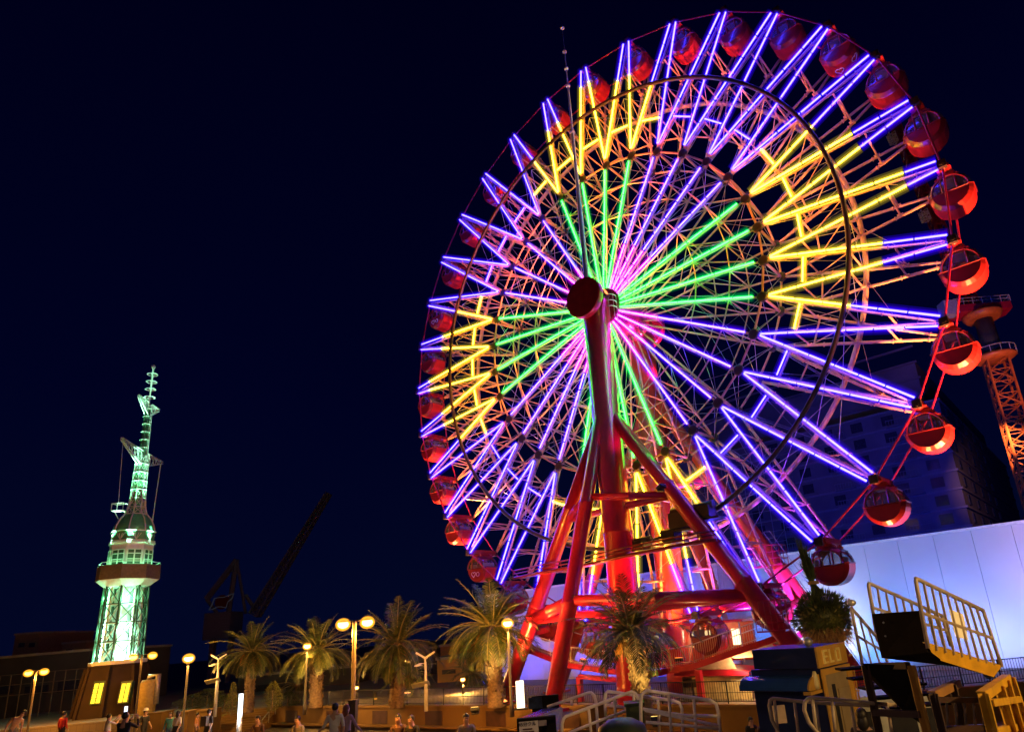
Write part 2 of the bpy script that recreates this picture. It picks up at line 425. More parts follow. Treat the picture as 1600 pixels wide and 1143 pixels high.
for k in (30, 15, 6, 21, 9):
    g = [o for o in COL.objects if o.name.startswith('gondola') and o.get('category') == 'gondola' and (o.location - Vector(wp(1, k, -1.5))).length < .1][0]
    o_ = ORG[g.name]; mk = MB()
    if k in (30, 6):                      # marks drawn on the rounded underside of the drum
        for w, a in ((.0, -1.75), (.0, -.75)):
            if mk.v: mk.build('heart_mark', G_MARK, g); mk = MB()
            t_ = -U * math.sin(a) + Z * math.cos(a)
            mk.path([o_ + gp(GR + .015, a, 0) + (q - o_) for q in heart(o_, t_, N, .26)], .022, 4, closed=True)
    else:
        mk.path([q for q in heart(o_ + N * .80 + U * -.2 + Z * (GC - .42), U, Z, .24)], .022, 4, closed=True)
        mk.build('heart_mark', G_MARK, g); mk = MB()
        mk.path([o_ + N * .80 + U * (.3 + .16 * math.cos(t)) + Z * (GC - .45 + .16 * math.sin(t)) for t in [2 * math.pi * i / 14 for i in range(14)]], .022, 4, closed=True)
    mk.build('heart_mark' if k in (30, 6) else 'ring_mark', G_MARK, g)

# ------------------------------------------------------------------ the steel tower that carries the wheel
sup = thing('wheel_support', 'red steel columns and slanting legs that carry the Ferris wheel', 'support frame', uwz(0, 1.3, TZ))
C1, C2 = 1.3, -4.3
zt = HUB[2]
for w, wa, wb in ((C1, 2.2, 2.75), (C2, -5.75, -5.2)):
    c = MB().lathe([(1.02, 0), (1.02, 1.2), (.95, 1.3), (.95, 10), (.97, 10.02), (.97, 10.2), (.95, 10.22), (.95, zt - TZ + .25)], uwz(0, w, TZ), Z, 28)
    c.build('column', RED if w > 0 else ORED, sup)
    h = MB().lathe([(.55, min(wa, w) - .7), (.55, max(wb - .5, w + .7))], HUB, N, 20).lathe([(1.42, wa), (1.48, wa + .1), (1.48, wb - .12), (1.42, wb)], HUB, N, 36)
    h.build('column_head', DRED, sup)
J1 = uwz(0, C1, 19.3); J2 = uwz(.3, C2, 21.5)
LL = uwz(-11.1, C1, TZ); RL = uwz(12.0, C1, TZ); PF = onw(866, 1086, 4.4); PF = J1 + (PF - J1) * 1.05
J1p = J1 + N * .45 - Z * .3
LR = uwz(-11.1, C2, TZ); RR = uwz(11.6, C2, TZ); PR = uwz(.5, -11.5, TZ)
def leg(a, b, r0=.44, r1=.52, name='leg', pm=None):
    pm = pm or (ORED if a[1] > 44 else RED)
    L = np.linalg.norm(b - a); d = (b - a) / L
    m = MB().lathe([(r0, 0), (r0 + .01, L * .33), (r0 + .06, L * .333), (r0 + .06, L * .338), (r0 + .02, L * .341), (r1 - .02, L * .66), (r1 + .05, L * .663), (r1 + .05, L * .668), (r1, L * .67), (r1, L)], a, d, 20)
    m.box(b + Z * -.0, 1.5, 1.5, .3, 0, (U, N, Z))
    return m.build(name, pm, sup)
for a, b in ((J1, LL), (J1, RL), (J1p, PF), (J2, LR), (J2, RR), (J2, PR)): leg(a, b)
pd = MB().box(PF - Z * ((PF[2] - TZ) / 2 + .15), 1.8, 1.8, max(.3, PF[2] - TZ - .1), 0, (U, N, Z)); pd.build('footing', CONC, sup)
def beam(p, q, r=.3): MB().lathe([(r, 0), (r, np.linalg.norm(q - p) * .5), (r + .04, np.linalg.norm(q - p) * .5 + .02), (r + .04, np.linalg.norm(q - p) * .5 + .1), (r, np.linalg.norm(q - p) * .5 + .12), (r, np.linalg.norm(q - p))], p, q - p, 16).build('cross_beam', RED, sup)
b1 = along(J1p, PF, 776); b2 = along(J1, RL, 772); b3 = along(J1, LL, 812)
beam(b1, b2, .24); beam(b3, b1, .24); beam(b3, b2, .24)
c1 = along(J1p, PF, 938); c2 = along(J1, RL, 929); c3 = along(J1, LL, 968)
beam(c1, c2, .36); beam(c3, c1, .36); beam(c3, c2, .3)
for t in (.35, .76):
    beam(lerp(J2, LR, t), lerp(J2, RR, t), .3); beam(lerp(J2, LR, t), lerp(J2, PR, t), .28); beam(lerp(J2, PR, t), lerp(J2, RR, t), .28)
beam(lerp(J1, RL, .76), lerp(J2, RR, .76), .24)
beam(lerp(J1, LL, .76), lerp(J2, LR, .76), .24)
# ladder cage and hooped guard at the column head
cg = MB()
for z in (0, .45, .9):
    cg.path([uwz(1.0 + .38 * math.sin(t), 1.0 + .5 * math.cos(t) - .2, zt - .6 + z) for t in [math.pi * i / 8 for i in range(9)]], .03, 4)
for t in (.4, 1.2, 2.0, 2.8): cg.tube(uwz(1.0 + .38 * math.sin(t), .8 + .5 * math.cos(t), zt - 1.6), uwz(1.0 + .38 * math.sin(t), .8 + .5 * math.cos(t), zt + .35), .025, 4)
cg.build('guard_cage', WSTEEL, sup)
# antenna mast on the column head
AB = HUB + N * 2.0 + Z * 1.35; AT = onw(873, 29, 2.0); AT = np.array([AB[0], AB[1], AT[2]])
H_ = AT[2] - AB[2]
an = MB().lathe([(.30, 0), (.30, .3), (.2, .35), (.19, H_ * .2), (.13, H_ * .35), (.12, H_ * .52), (.085, H_ * .535), (.08, H_ * .70), (.055, H_ * .71), (.05, H_ * .84), (.03, H_ * .85), (.01, H_)], AB, Z, 10)
for q in (.35, .53, .71, .78, .85, .95): an.lathe([(.10, -.1), (.17, -.06), (.17, .06), (.1, .1)], AB + Z * H_ * q, Z, 8)
an.build('antenna_mast', mat('antenna_grey', (.45, .45, .50), .35, metal=.3), sup)
# maintenance walkway, drive machinery and railed platforms
wk = MB(); pts = [onw(802, 903, 1.9), onw(850, 893, 2.5), onw(905, 884, 2.6), onw(950, 874, 2.6), onw(1005, 862, 2.5), onw(1070, 850, 2.2), onw(1120, 842, 1.9)]
for dz, r in ((0, .1), (.28, .04), (.5, .05)): wk.path([p + Z * dz for p in pts], r, 6)
for i in range(len(pts) - 1):
    wk.bar(pts[i] - N * .5, pts[i + 1] - N * .5, 1.0, .06)
    for t in (0, .5): wk.tube(lerp(pts[i], pts[i + 1], t), lerp(pts[i], pts[i + 1], t) + Z * .5, .03, 4)
wk.build('maintenance_walkway', DRED, sup)
dm = MB()
for (x, y, s) in ((1068, 812, 1.5), (1100, 800, 1.1), (1004, 850, .8), (1050, 838, .9)):
    p = onw(x, y, .9); dm.box(p, s, 1.0, s * .62, 0, (U, N, Z)); dm.lathe([(s * .22, -.7), (s * .22, .7)], p + Z * s * .35, U, 12)
    dm.bar(p - U * s - Z * s * .4, p + U * s - Z * s * .4, .9, .12)
dm.build('drive_machinery', BROWN, sup)
def basket(u0, u1, w0, w1, z, h=1.2):
    b = MB(); b.box(uwz((u0 + u1) / 2, (w0 + w1) / 2, z), u1 - u0, w1 - w0, .08, 0, (U, N, Z))
    for q in (.4, .8, h): b.path([uwz(u0, w0, z + q), uwz(u1, w0, z + q), uwz(u1, w1, z + q), uwz(u0, w1, z + q)], .03, 4, closed=True)
    n_ = 5
    for i in range(n_ + 1):
        for w in (w0, w1): b.tube(uwz(lerp(u0, u1, i / n_), w, z), uwz(lerp(u0, u1, i / n_), w, z + h), .025, 4)
    for u_ in (u0, u1): b.tube(uwz(u_, (w0 + w1) / 2, z), uwz(u_, (w0 + w1) / 2, z + h), .025, 4)
    b.tube(uwz(u0, (w0 + w1) / 2, z - 1.6), uwz(u1, (w0 + w1) / 2, z), .05, 5)
    b.build('railed_platform', RED, sup)
p = onw(1200, 884, C2) - HUB; basket(p @ U - 1.0, p @ U + 1.1, C2 - .6, C2 + .6, onw(1200, 884, C2)[2])
p = onw(1217, 984, C1) - HUB; basket(p @ U - .8, p @ U + .7, C1 - .4, C1 + .9, onw(1217, 984, C1)[2], 1.5)
ld_ = MB()
for o in (-.2, .2): ld_.tube(lerp(J2, RR, .55) + U * (.9 + o), lerp(J2, RR, .97) + U * (.9 + o), .03, 4)
for i in range(20): q = lerp(lerp(J2, RR, .55), lerp(J2, RR, .97), i / 19) + U * .9; ld_.tube(q - U * .2, q + U * .2, .02, 4)
ld_.build('ladder', GALV, sup)

# ------------------------------------------------------------------ boarding platform under the wheel
plat = thing('boarding_platform', 'red railed boarding platform curving under the foot of the wheel', 'platform', uwz(0, 0, TZ))
WF = .25
edge = [onw(*p, WF) for p in ((800, 1000), (825, 1011), (860, 1024), (892, 1035), (951, 1043), (1016, 1048), (1085, 1035), (1140, 1016), (1205, 994), (1240, 980))]
dk, sf = MB(), MB()
for i in range(len(edge) - 1):
    a, b = edge[i], edge[i + 1]
    dk.prism([a, b, b - Z * .34, a - Z * .34], N * .12)
    dk.poly([a - Z * .05, b - Z * .05, b - N * 1.0 - Z * .05, a - N * 1.0 - Z * .05])
    dk.prism([a - N * 4.1, b - N * 4.1, b - N * 4.1 - Z * .34, a - N * 4.1 - Z * .34], N * -.12)
    if i >= 6: sf.poly([a - Z * .34 - N * .02, b - Z * .34 - N * .02, b - Z * 1.0 - N * .5, a - Z * .45 - N * .5])
dk.build('deck', RED, plat); sf.build('soffit_panel', mat('pale_soffit', (.45, .30, .25), .7), plat)
rl = MB()
for i in range(len(edge) - 1):
    a, b = edge[i], edge[i + 1]; L = np.linalg.norm(b - a); n = max(2, int(L / .14))
    for h, r in ((1.0, .035), (.12, .025)): rl.tube(a + Z * h, b + Z * h, r, 5)
    for j in range(n): q = lerp(a, b, j / n); rl.tube(q, q + Z * (1.0 if j else 1.12), .016 if j else .04, 4)
MB().path([q - N * 4.1 + Z for q in edge], .035, 5).build('rear_rail', WSTEEL, plat)
rl.build('railing', mat('pale_rail_paint', (.55, .42, .36), .4), plat)
for x, y, w in ((1091, 1046, .3), (905, 1056, .3), (1000, 1052, -3.8), (1062, 1045, -3.8), (870, 1035, -3.8)):
    p = onw(x, y, w); MB().box((p + np.array([p[0], p[1], TZ])) / 2, .32, .32, p[2] - TZ, 0, (U, N, Z)).build('post', RED, plat)
p, q = onw(905, 1056, .3), onw(975, 1062, .3); MB().bar(p, q, .3, .28).build('girder', RED, plat)
# lit cabin of the ride crew, canopy and ticket counter under the deck
cb = MB(); z0 = edge[5][2]
cb.box(uwz(.2, -5.6, z0 + 1.2), 9.5, .2, 2.4, 0, (U, N, Z)); cb.box(uwz(.2, -5.0, z0 + 2.45), 9.8, 2.4, .14, 1, (U, N, Z))
cb.build('shelter', [mat('orange_red_panel', (.5, .09, .03), .5), RED], plat)
pn = MB()
for i in range(8): pn.box(uwz(-3.6 + i * 1.05, -5.46, z0 + 1.45), .6, .06, 1.0, 0, (U, N, Z))
pn.build('lit_window', emis('warm_window', (1.9, 1.35, .62)), plat)
for u_ in (-4.4, -1.2, 2.0, 4.8): MB().tube(uwz(u_, -3.95, z0), uwz(u_, -3.95, z0 + 2.4), .05, 6).build('canopy_post', WSTEEL, plat)
tk = thing('ticket_counter', 'cream ticket counter with red roof under the boarding platform', 'ticket booth', onw(1115, 1090, -.8))
t0, t1 = onw(1064, 1050, -.8), onw(1172, 1062, -.8); zc = (t0[2] + t1[2]) / 2; u0, u1 = (t0 - HUB) @ U, (t1 - HUB) @ U
b = MB().box(uwz((u0 + u1) / 2, -1.8, (zc + TZ) / 2), u1 - u0, 2.0, zc - TZ, 0, (U, N, Z))
for i in range(9): b.box(uwz(lerp(u0, u1, (i + .5) / 9), -.79, (zc + TZ) / 2), .05, .03, zc - TZ, 0, (U, N, Z))
b.build('counter_wall', mat('cream_panel', (.55, .45, .27), .6), tk)
MB().box(uwz(lerp(u0, u1, .12), -.76, zc - .35), .9, .03, .45, 0, (U, N, Z)).build('hatch', BLACK, tk)
r_ = MB().prism([uwz(u0 - .2, -.3, zc + .1), uwz(u1 + .2, -.3, zc + .05), uwz(u1 + .2, -.3, zc + .25), uwz((u0 + u1) / 2, -.3, zc + .5), uwz(u0 - .2, -.3, zc + .35)], N * -2.6); r_.build('roof', RED, tk)
# ------------------------------------------------------------------ ground, terrace, quay deck, water
g = MB(); g.poly([(-900, 10, GZ), (900, 10, GZ), (900, 1500, GZ), (-900, 1500, GZ)]); structure(g.build('plaza_ground', PAVE))
q = MB(); q.prism([(-45, -9.5, DZ), (45, -9.5, DZ), (45, 17.2, DZ), (5, 17.2, DZ), (-5.5, 23.5, DZ), (-8, 26, DZ), (-45, 26, DZ)], (0, 0, -3.2)); structure(q.build('quay_deck', brick('quay_paving', (.22, .19, .16), (.18, .155, .13), (.07, .06, .05), 1, .5, .25, .75, .2)))
wa = MB(); wa.poly([(-900, -300, -2.2), (900, -300, -2.2), (900, 12, -2.2), (-900, 12, -2.2)])
structure(wa.build('harbour_water', mat('harbour_water', (.006, .01, .016), .08, var=.2, bump=.6, bscale=1.5)))
F0, F1 = atz(432, 1103, TZ), atz(1195, 1101, TZ)
F2 = F1 + np.array([45, -.5, 0]); FD = nrmz(F1 - F0)
tr = MB(); tr.prism([F0, F1, F2, (F2[0], 190, TZ), (-70, 190, TZ), (-70, F0[1] + .6, TZ), (F0[0], F0[1] + .6, TZ)], (0, 0, -1.7)); structure(tr.build('terrace', PAVE))
rw = thing('retaining_wall', 'long low tan wall with dark recesses holding up the terrace', 'wall', (F0 + F1) / 2)
FN = np.array([FD[1], -FD[0], 0]); 
if FN[1] > 0: FN = -FN
L_ = np.linalg.norm(F1 - F0)
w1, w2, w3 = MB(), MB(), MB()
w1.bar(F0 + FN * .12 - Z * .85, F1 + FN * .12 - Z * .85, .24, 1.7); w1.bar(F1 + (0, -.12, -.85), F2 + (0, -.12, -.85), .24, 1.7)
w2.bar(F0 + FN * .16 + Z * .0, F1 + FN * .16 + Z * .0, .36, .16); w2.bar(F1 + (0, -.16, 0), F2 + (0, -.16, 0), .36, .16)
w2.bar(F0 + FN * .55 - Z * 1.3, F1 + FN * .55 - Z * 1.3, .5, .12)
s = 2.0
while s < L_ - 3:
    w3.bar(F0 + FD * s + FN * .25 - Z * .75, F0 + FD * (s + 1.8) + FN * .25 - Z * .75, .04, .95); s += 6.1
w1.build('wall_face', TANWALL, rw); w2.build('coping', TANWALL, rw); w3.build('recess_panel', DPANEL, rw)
def fence(a, b, label, h=1.12, step=.14):
    t = thing('railing_fence', label, 'fence', a); L = np.linalg.norm(b - a); d = (b - a) / L; m = MB(); p = MB()
    m.bar(a + Z * h, b + Z * h, .06, .05); m.bar(a + Z * .12, b + Z * .12, .04, .04); m.bar(a + Z * .55, b + Z * .55, .03, .03)
    for i in range(int(L / step)): c = a + d * (i + .5) * step; m.bar(c + Z * .1, c + Z * h, .022, .022)
    for i in range(int(L / 2.0) + 1): c = a + d * min(L, i * 2.0); p.bar(c, c + Z * (h + .03), .06, .06)
    m.build('balusters', BLACK, t); p.build('fence_post', BLACK, t)
fence(F0 + Z * .08, F1 + Z * .08, 'long black railing along the terrace wall below the wheel')
fence(F1 + (0.2, 0, .08), F1 + (45, -.5, .08), 'black railing on the terrace behind the yellow boarding stairs')
# stairs up to the terrace
stc = MB(); sx0, sx1 = atz(352, 1107, TZ)[0], F0[0] + .0; sy = F0[1] + .6
for i in range(10): stc.box(((sx0 + sx1) / 2, sy - .17 - .34 * i, TZ - .165 * i - .5), sx1 - sx0, .34, 1.0 - .165)
stt = tag(stc.build('terrace_stairs', TANWALL), 'broad tan stairs up to the terrace left of the long wall', 'stairs')
hr = MB(); a = np.array([sx1 + .2, sy, TZ + .9]); b = np.array([sx1 + .2, sy - 3.5, GZ + .9]); hr.tube(a, b, .05, 6)
for t in (0, .33, .66, 1): q = lerp(a, b, t); hr.tube(q, q - Z * .95, .03, 5)
tag(hr.build('handrail', GALV), 'sloping handrail beside the tan terrace stairs', 'handrail')
for i, (x0, x1, y, Y, lab) in enumerate(((289, 303, 1111, 57, 'square tan planter box left of the stairs, nearer the lamp post'), (308, 338, 1110, 58, 'wide tan planter box between the lamp post and the stairs'), (240, 262, 1113, 60, 'tan planter box beside the tower foot'))):
    p0, p1 = at(x0, y, Y), at(x1, y, Y); b = MB(); b.box(((p0[0] + p1[0]) / 2, Y, (p0[2] + GZ) / 2), p1[0] - p0[0], 1.6, p0[2] - GZ); b.box(((p0[0] + p1[0]) / 2, Y, p0[2] + .04), p1[0] - p0[0] + .12, 1.72, .09)
    tag(b.build('planter', TANWALL), lab, 'planter')

# ------------------------------------------------------------------ white hall behind the wheel
hall = thing('white_hall', 'long white windowless hall behind the Ferris wheel', 'building', uwz(5, -14, TZ))
ua, ub, ht = -30.2, 60.0, 9.2
b = MB(); b.box(uwz((ua + ub) / 2, -20.1, (ht + TZ) / 2 - .1), ub - ua, 12, ht - TZ - .3, 0, (U, N, Z)); b.build('hall_body', CONC, hall)
b = MB(); n_ = 40; pw = (ub - ua) / n_
for i in range(n_): b.box(uwz(ua + (i + .5) * pw, -14, (ht + TZ) / 2), pw - .02, .16, ht - TZ, 0, (U, N, Z))
b.build('wall_cladding', WHITEWALL, hall)
b = MB(); b.box(uwz((ua + ub) / 2, -13.97, ht + .09), ub - ua, .3, .16, 0, (U, N, Z)); b.build('parapet_trim', WSTEEL, hall)
b = MB(); u_ = (onw(1110, 905, -14) - HUB) @ U; z_ = onw(1110, 905, -14)[2]
b.box(uwz(u_, -13.9, z_), 1.6, .06, 2.2, 0, (U, N, Z)); b.build('access_panel', mat('grey_panel', (.5, .5, .54), .5), hall)
for i, (x, y) in enumerate(((790, 1082), (1020, 1075), (1160, 1075))):
    pass

# ------------------------------------------------------------------ unfinished hotel and tower crane on the right
HOTEL = mat('dark_concrete_render', (.11, .10, .125), .8, var=.3, scale=.2, bump=.1)
HWIN = mat('dark_window_glass', (.035, .035, .05), .12, var=.3)
HBAL = mat('balcony_edge', (.16, .15, .18), .7)
ho = at(1486, 700, 105); ho[2] = 0
hz = at(1486, 620, 105)[2]
hotel = thing('unfinished_hotel', 'dark many-storeyed hotel under construction behind the white hall', 'building', (ho[0], ho[1], TZ))
A_ = -U; B_ = -N                       # directions of the two faces from the corner
LA, LB, FL = 62.0, 90.0, 3.1
def hp(a, b, z): p = ho + A_ * a + B_ * b; return np.array([p[0], p[1], z])
b = MB(); b.prism([hp(0, 0, TZ), hp(LA, 0, TZ), hp(LA, LB, TZ), hp(0, LB, TZ)], Z * (hz - TZ)); b.build('wall', HOTEL, hotel)
hz2 = at(1480, 548, 108)[2]
b = MB(); b.prism([hp(3, 6, hz), hp(LA, 6, hz), hp(LA, LB, hz), hp(3, LB, hz)], Z * (hz2 - hz))
for i in range(4): b.prism([hp(2.6, 5.6, hz + 3 + i * 3.1), hp(LA, 5.6, hz + 3 + i * 3.1), hp(LA, 6, hz + 3 + i * 3.1), hp(2.6, 6, hz + 3 + i * 3.1)], Z * .35)
b.build('upper_storeys', HOTEL, hotel)
b = MB(); nf = int((hz - TZ) / FL)
for f in range(nf + 1):
    z = hz - f * FL
    b.prism([hp(-.25, -.25, z - .35), hp(LA, -.25, z - .35), hp(LA, .02, z - .35), hp(-.25, .02, z - .35)], Z * .35)
    b.prism([hp(-.25, .02, z - .35), hp(.02, .02, z - .35), hp(.02, LB, z - .35), hp(-.25, LB, z - .35)], Z * .35)
b.build('floor_band', HBAL, hotel)
random.seed(4)
protos = []
for X_, Y_ in ((A_, B_), (B_, A_)):
    wn = MB(); wn.box(ORG[hotel.name], 2.0, .3, 1.7, 0, (X_, Y_, Z)); protos.append(wn)
pos = []
for f in range(1, 10):
    for i in range(7):
        if random.random() < .88: pos.append((hp(3.2 + i * 5.4, -.06, hz - f * FL + 1.35), 0))
    for i in range(5): pos.append((hp(-.06, 5 + i * 9.5, hz - f * FL + 1.35), 1))
made = [None, None]
for p, s_ in pos[:98]:
    if made[s_] is None: c = made[s_] = protos[s_].build('window', HWIN, hotel)
    else: c = made[s_].copy(); COL.objects.link(c); c.parent = hotel
    c.location = Vector(p - ORG[hotel.name])
for f in range(1, 9):
    z = hz - f * FL
    for i in range(4):
        sc_ = MB(); a0 = 4.6 + 2 * i * 5.4
        sc_.tube(hp(a0 + .8, -1.2, z + 1.0), hp(a0 + 4.2, -1.2, z + 1.0), .06, 4); 
        for j in range(8): sc_.tube(hp(a0 + .8 + j * .48, -1.2, z), hp(a0 + .8 + j * .48, -1.2, z + 1.0), .035, 3)
        sc_.prism([hp(a0 + .7, -1.3, z - .15), hp(a0 + 4.3, -1.3, z - .15), hp(a0 + 4.3, 0, z - .15), hp(a0 + .7, 0, z - .15)], Z * .15)
        sc_.build('balcony', HBAL, hotel)
sc_ = MB()
for i in range(9): sc_.tube(hp(30 + i * 2.2, -2, TZ), hp(30 + i * 2.2, -2, hz - 2), .06, 4)
for f in range(14): sc_.tube(hp(30, -2, hz - 2 - f * 2), hp(47.6, -2, hz - 2 - f * 2), .05, 4); sc_.tube(hp(30 + (f % 8) * 2.2, -2, hz - 2 - f * 2), hp(32.2 + (f % 8) * 2.2, -2, hz - 4 - f * 2), .05, 4)
sc_.build('scaffolding', GALV, hotel)

def lattice(m, a, b, wd, n, r, r2, x=None, y=None, taper=1.0):
    a = np.asarray(a, float); b = np.asarray(b, float); t = nrmz(b - a)
    x = nrmz(np.cross(t, (0, 0, 1))) if x is None else np.asarray(x, float)
    if abs(t[2]) > .97 and x @ x < .5: x = np.array([1.0, 0, 0])
    y = np.cross(t, x) if y is None else np.asarray(y, float)
    cs = [(-1, -1), (1, -1), (1, 1), (-1, 1)]
    P = lambda i, c: lerp(a, b, i / n) + (x * c[0] + y * c[1]) * wd / 2 * lerp(1, taper, i / n)
    for c in cs: m.tube(P(0, c), P(n, c), r, 4)
    for i in range(n):
        for j in range(4):
            c, d = cs[j], cs[(j + 1) % 4]
            m.tube(P(i, c), P(i, d), r2, 3)
            m.tube(P(i, c), P(i + 1, d) if (i + j) % 2 else P(i + 1, d), r2, 3)
            if i % 2 == 0: m.tube(P(i, d), P(i + 1, c), r2, 3)
    return m
YC = 88.0
mt = at(1555, 562, YC); cr = thing('tower_crane', 'orange lattice tower crane with red slewing deck behind the hotel', 'crane', (mt[0], mt[1], TZ))
b = MB(); lattice(b, (mt[0], mt[1], TZ), mt, 2.7, 20, .17, .09, (.94, -.34, 0), (.34, .94, 0)); b.build('mast', ORANGE, cr)
top = at(1539, 490, YC); mid = at(1548, 530, YC); rad = 2.9
b = MB().lathe([(2.2, 0), (2.9, .4), (2.9, .7), (2.5, .9)], mt - Z * .2, Z, 14); b.build('climbing_collar', ORANGE, cr)
tz_ = top[2]
b = MB().lathe([(1.2, mt[2] + .6), (1.3, mt[2] + 1.5), (1.2, tz_ - .8)], (mt[0], mt[1], 0), Z, 16); b.build('slewing_tower', mat('greenish_grey_paint', (.05, .06, .05), .5), cr)
b = MB().lathe([(2.2, -1.0), (2.7, -.3), (2.7, 0)], (mt[0], mt[1], tz_), Z, 16); b.build('slewing_ring', ORANGE, cr)
dkp = [at(x, y, YC + d) for x, y, d in ((1497, 500, 1), (1530, 470, 5), (1574, 478, 4), (1575, 492, 0), (1540, 512, -3))]
dkp = [np.array([p[0], p[1], tz_]) for p in dkp]
dk2 = [np.array([mt[0], mt[1], tz_]) + np.array(v) for v in ((-4.6, -1.6, 0), (-4.2, 1.6, 0), (3.6, 2.6, 0), (4.4, 1.2, 0), (3.8, -1.4, 0))]
b = MB(); b.prism(dk2, Z * 1.1); b.build('machinery_deck', RED, cr)
b = MB()
for h in (.5, 1.0): b.path([p + Z * (1.1 + h) for p in dk2], .06, 4, closed=True)
for i in range(5):
    for t in np.linspace(0, 1, 7)[:-1]: q = lerp(dk2[i], dk2[(i + 1) % 5], t); b.tube(q + Z * 1.1, q + Z * 2.1, .05, 4)
b.build('deck_railing', WSTEEL, cr); b = MB()
for i in range(14): q = mt + np.array([2.9 * math.cos(i * .449), 2.9 * math.sin(i * .449), .5]); b.tube(q, q + Z, .045, 4)
b.path([mt + np.array([2.9 * math.cos(i * .449), 2.9 * math.sin(i * .449), 1.5]) for i in range(14)], .05, 4, closed=True)
b.build('collar_railing', WSTEEL, cr)
b = MB(); b.box(dk2[0] + np.array([-1.0, .2, .6]), 2.0, 1.8, 2.2); b.build('operator_cab', mat('pale_blue_cab', (.4, .45, .52), .4), cr)
j0 = np.array([mt[0] - 1.2, mt[1], tz_ + 1.2]); j1 = at(1388, 170, YC)
b = MB(); lattice(b, j0, j1, 1.7, 26, .16, .09, taper=.6)
b.bar(lerp(j0, j1, .02), lerp(j0, j1, .98), .7, .9)
b.build('jib', DRED, cr)
b = MB()
for t in (.28, .40, .58, .8):
    q = lerp(j0, j1, t) + np.array([-1.7, -.5, .2]); lattice(b, q, q + (j1 - j0) * .05, 1.0, 4, .05, .04)
b.build('jib_walkway', WSTEEL, cr)
light('SPOT', (mt[0] - 6, mt[1] - 14, 22), 5500, (1, .30, .04), .5, cr, (mt[0], mt[1], 45), 70, name='crane_floodlight')

# ------------------------------------------------------------------ dark harbour cranes far left
HCR = mat('dark_harbour_crane', (.22, .20, .26), .7, var=.3)
YH = 170.0
hc = thing('harbour_crane', 'dark shipyard crane with long jib and outlined flag emblem', 'crane', (*at(350, 990, YH)[:2], GZ))
P_ = lambda x, y: at(x, y, YH)
b = MB(); p0, p1 = P_(330, 958), P_(368, 996); b.box((p0 + p1) / 2, p1[0] - p0[0], 6, abs(p1[2] - p0[2]))
for x in (334, 362): b.bar(P_(x, 990), np.array([P_(x, 990)[0], YH, GZ]), 1.2, 1.2)
b.build('machine_house', HCR, hc)
b = MB()
for p, q, r in (((370, 874), (323, 935), .8), ((370, 874), (357, 958), .7), ((370, 874), (384, 958), .4), ((323, 935), (340, 958), .5), ((384, 929), (398, 950), .5)): b.tube(P_(*p), P_(*q), r, 5)
b.build('gantry', HCR, hc)
b = MB(); lattice(b, P_(398, 960), P_(514, 770), 2.2, 26, .3, .14, taper=.5); b.build('jib', HCR, hc)
EM = emis('emblem_outline', (.008, .008, .011)); ER = emis('emblem_red', (.0025, .0003, .0003))
em = [P_(300 + X / 4.396, 740 + Y / 4.396) + np.array([0, -4, 0]) for X, Y in ((178, 935), (196, 905), (214, 858), (245, 852), (280, 850), (312, 836), (345, 824), (332, 858), (308, 878), (300, 900), (292, 920), (262, 914), (235, 914), (208, 928))]
b = MB(); b.path(em, .14, 5, closed=True); b.build('emblem_outline', EM, hc)
c_ = P_(300 + 265 / 4.396, 740 + 882 / 4.396) + np.array([0, -4, 0]); b = MB(); b.lathe([(1.8, -.1), (1.8, .1)], c_, (0, 1, 0), 14); b.build('emblem_disc', ER, hc)

# ------------------------------------------------------------------ buildings beyond the plaza
def house(name, label, x0, x1, y0, Y, depth, m, wins=(), base=GZ, wmat=None, roof=.3, cat='building'):
    p0, p1 = at(x0, y0, Y), at(x1, y0, Y); zt_ = p0[2]
    t = thing(name, label, cat, ((p0[0] + p1[0]) / 2, Y, base))
    b = MB(); b.box(((p0[0] + p1[0]) / 2, Y + depth / 2, (zt_ + base) / 2), p1[0] - p0[0], depth, zt_ - base); b.build('wall', m, t)
    b = MB(); b.box(((p0[0] + p1[0]) / 2, Y + depth / 2, zt_ + roof / 2), p1[0] - p0[0] + .3, depth + .3, roof); b.build('roof', CONC, t)
    for (wx0, wy0, wx1, wy1) in wins:
        a, c = at(wx0, wy0, Y), at(wx1, wy1, Y); b = MB(); b.box(((a[0] + c[0]) / 2, Y - .02, (a[2] + c[2]) / 2), c[0] - a[0], .12, abs(a[2] - c[2])); b.build('window', wmat or HWIN, t)
    return t
OCH = mat('ochre_render', (.45, .26, .09), .8, var=.15, scale=.4); DKB = mat('dark_facade', (.05, .045, .045), .8, var=.3, scale=.3)
house('shop_building', 'ochre building with a slit window left of the white hall', 683, 753, 1031, 74, 9, OCH, [(691, 1046, 712, 1051), (692, 1067, 712, 1073)], TZ)
house('roof_block', 'dark upper block with orange fascia behind the ochre building', 688, 752, 1010, 86, 9, mat('orange_fascia', (.30, .13, .04), .7), [(690, 1024, 750, 1031)], TZ)
house('dark_shed', 'dark gabled building behind the palms and the black railing', 572, 682, 1022, 92, 14, DKB, [(590, 1042, 640, 1052), (650, 1046, 676, 1060)], TZ)
house('dark_warehouse', 'long dark warehouse left of the tower with faint scaffolding', -60, 138, 1034, 84, 16, DKB, [(-20, 1072, 20, 1082), (40, 1072, 75, 1082), (92, 1064, 122, 1078)])
house('brown_tower_block', 'dim brown block rising above the warehouse at the far left', 24, 62, 992, 110, 12, mat('dim_brown', (.22, .15, .09), .8), [(30, 1004, 38, 1010), (46, 1004, 54, 1010)])
house('stepped_block', 'dim tan block just left of the green tower', 98, 134, 1006, 104, 12, mat('dim_tan', (.24, .18, .10), .8), [(104, 1014, 112, 1020)])
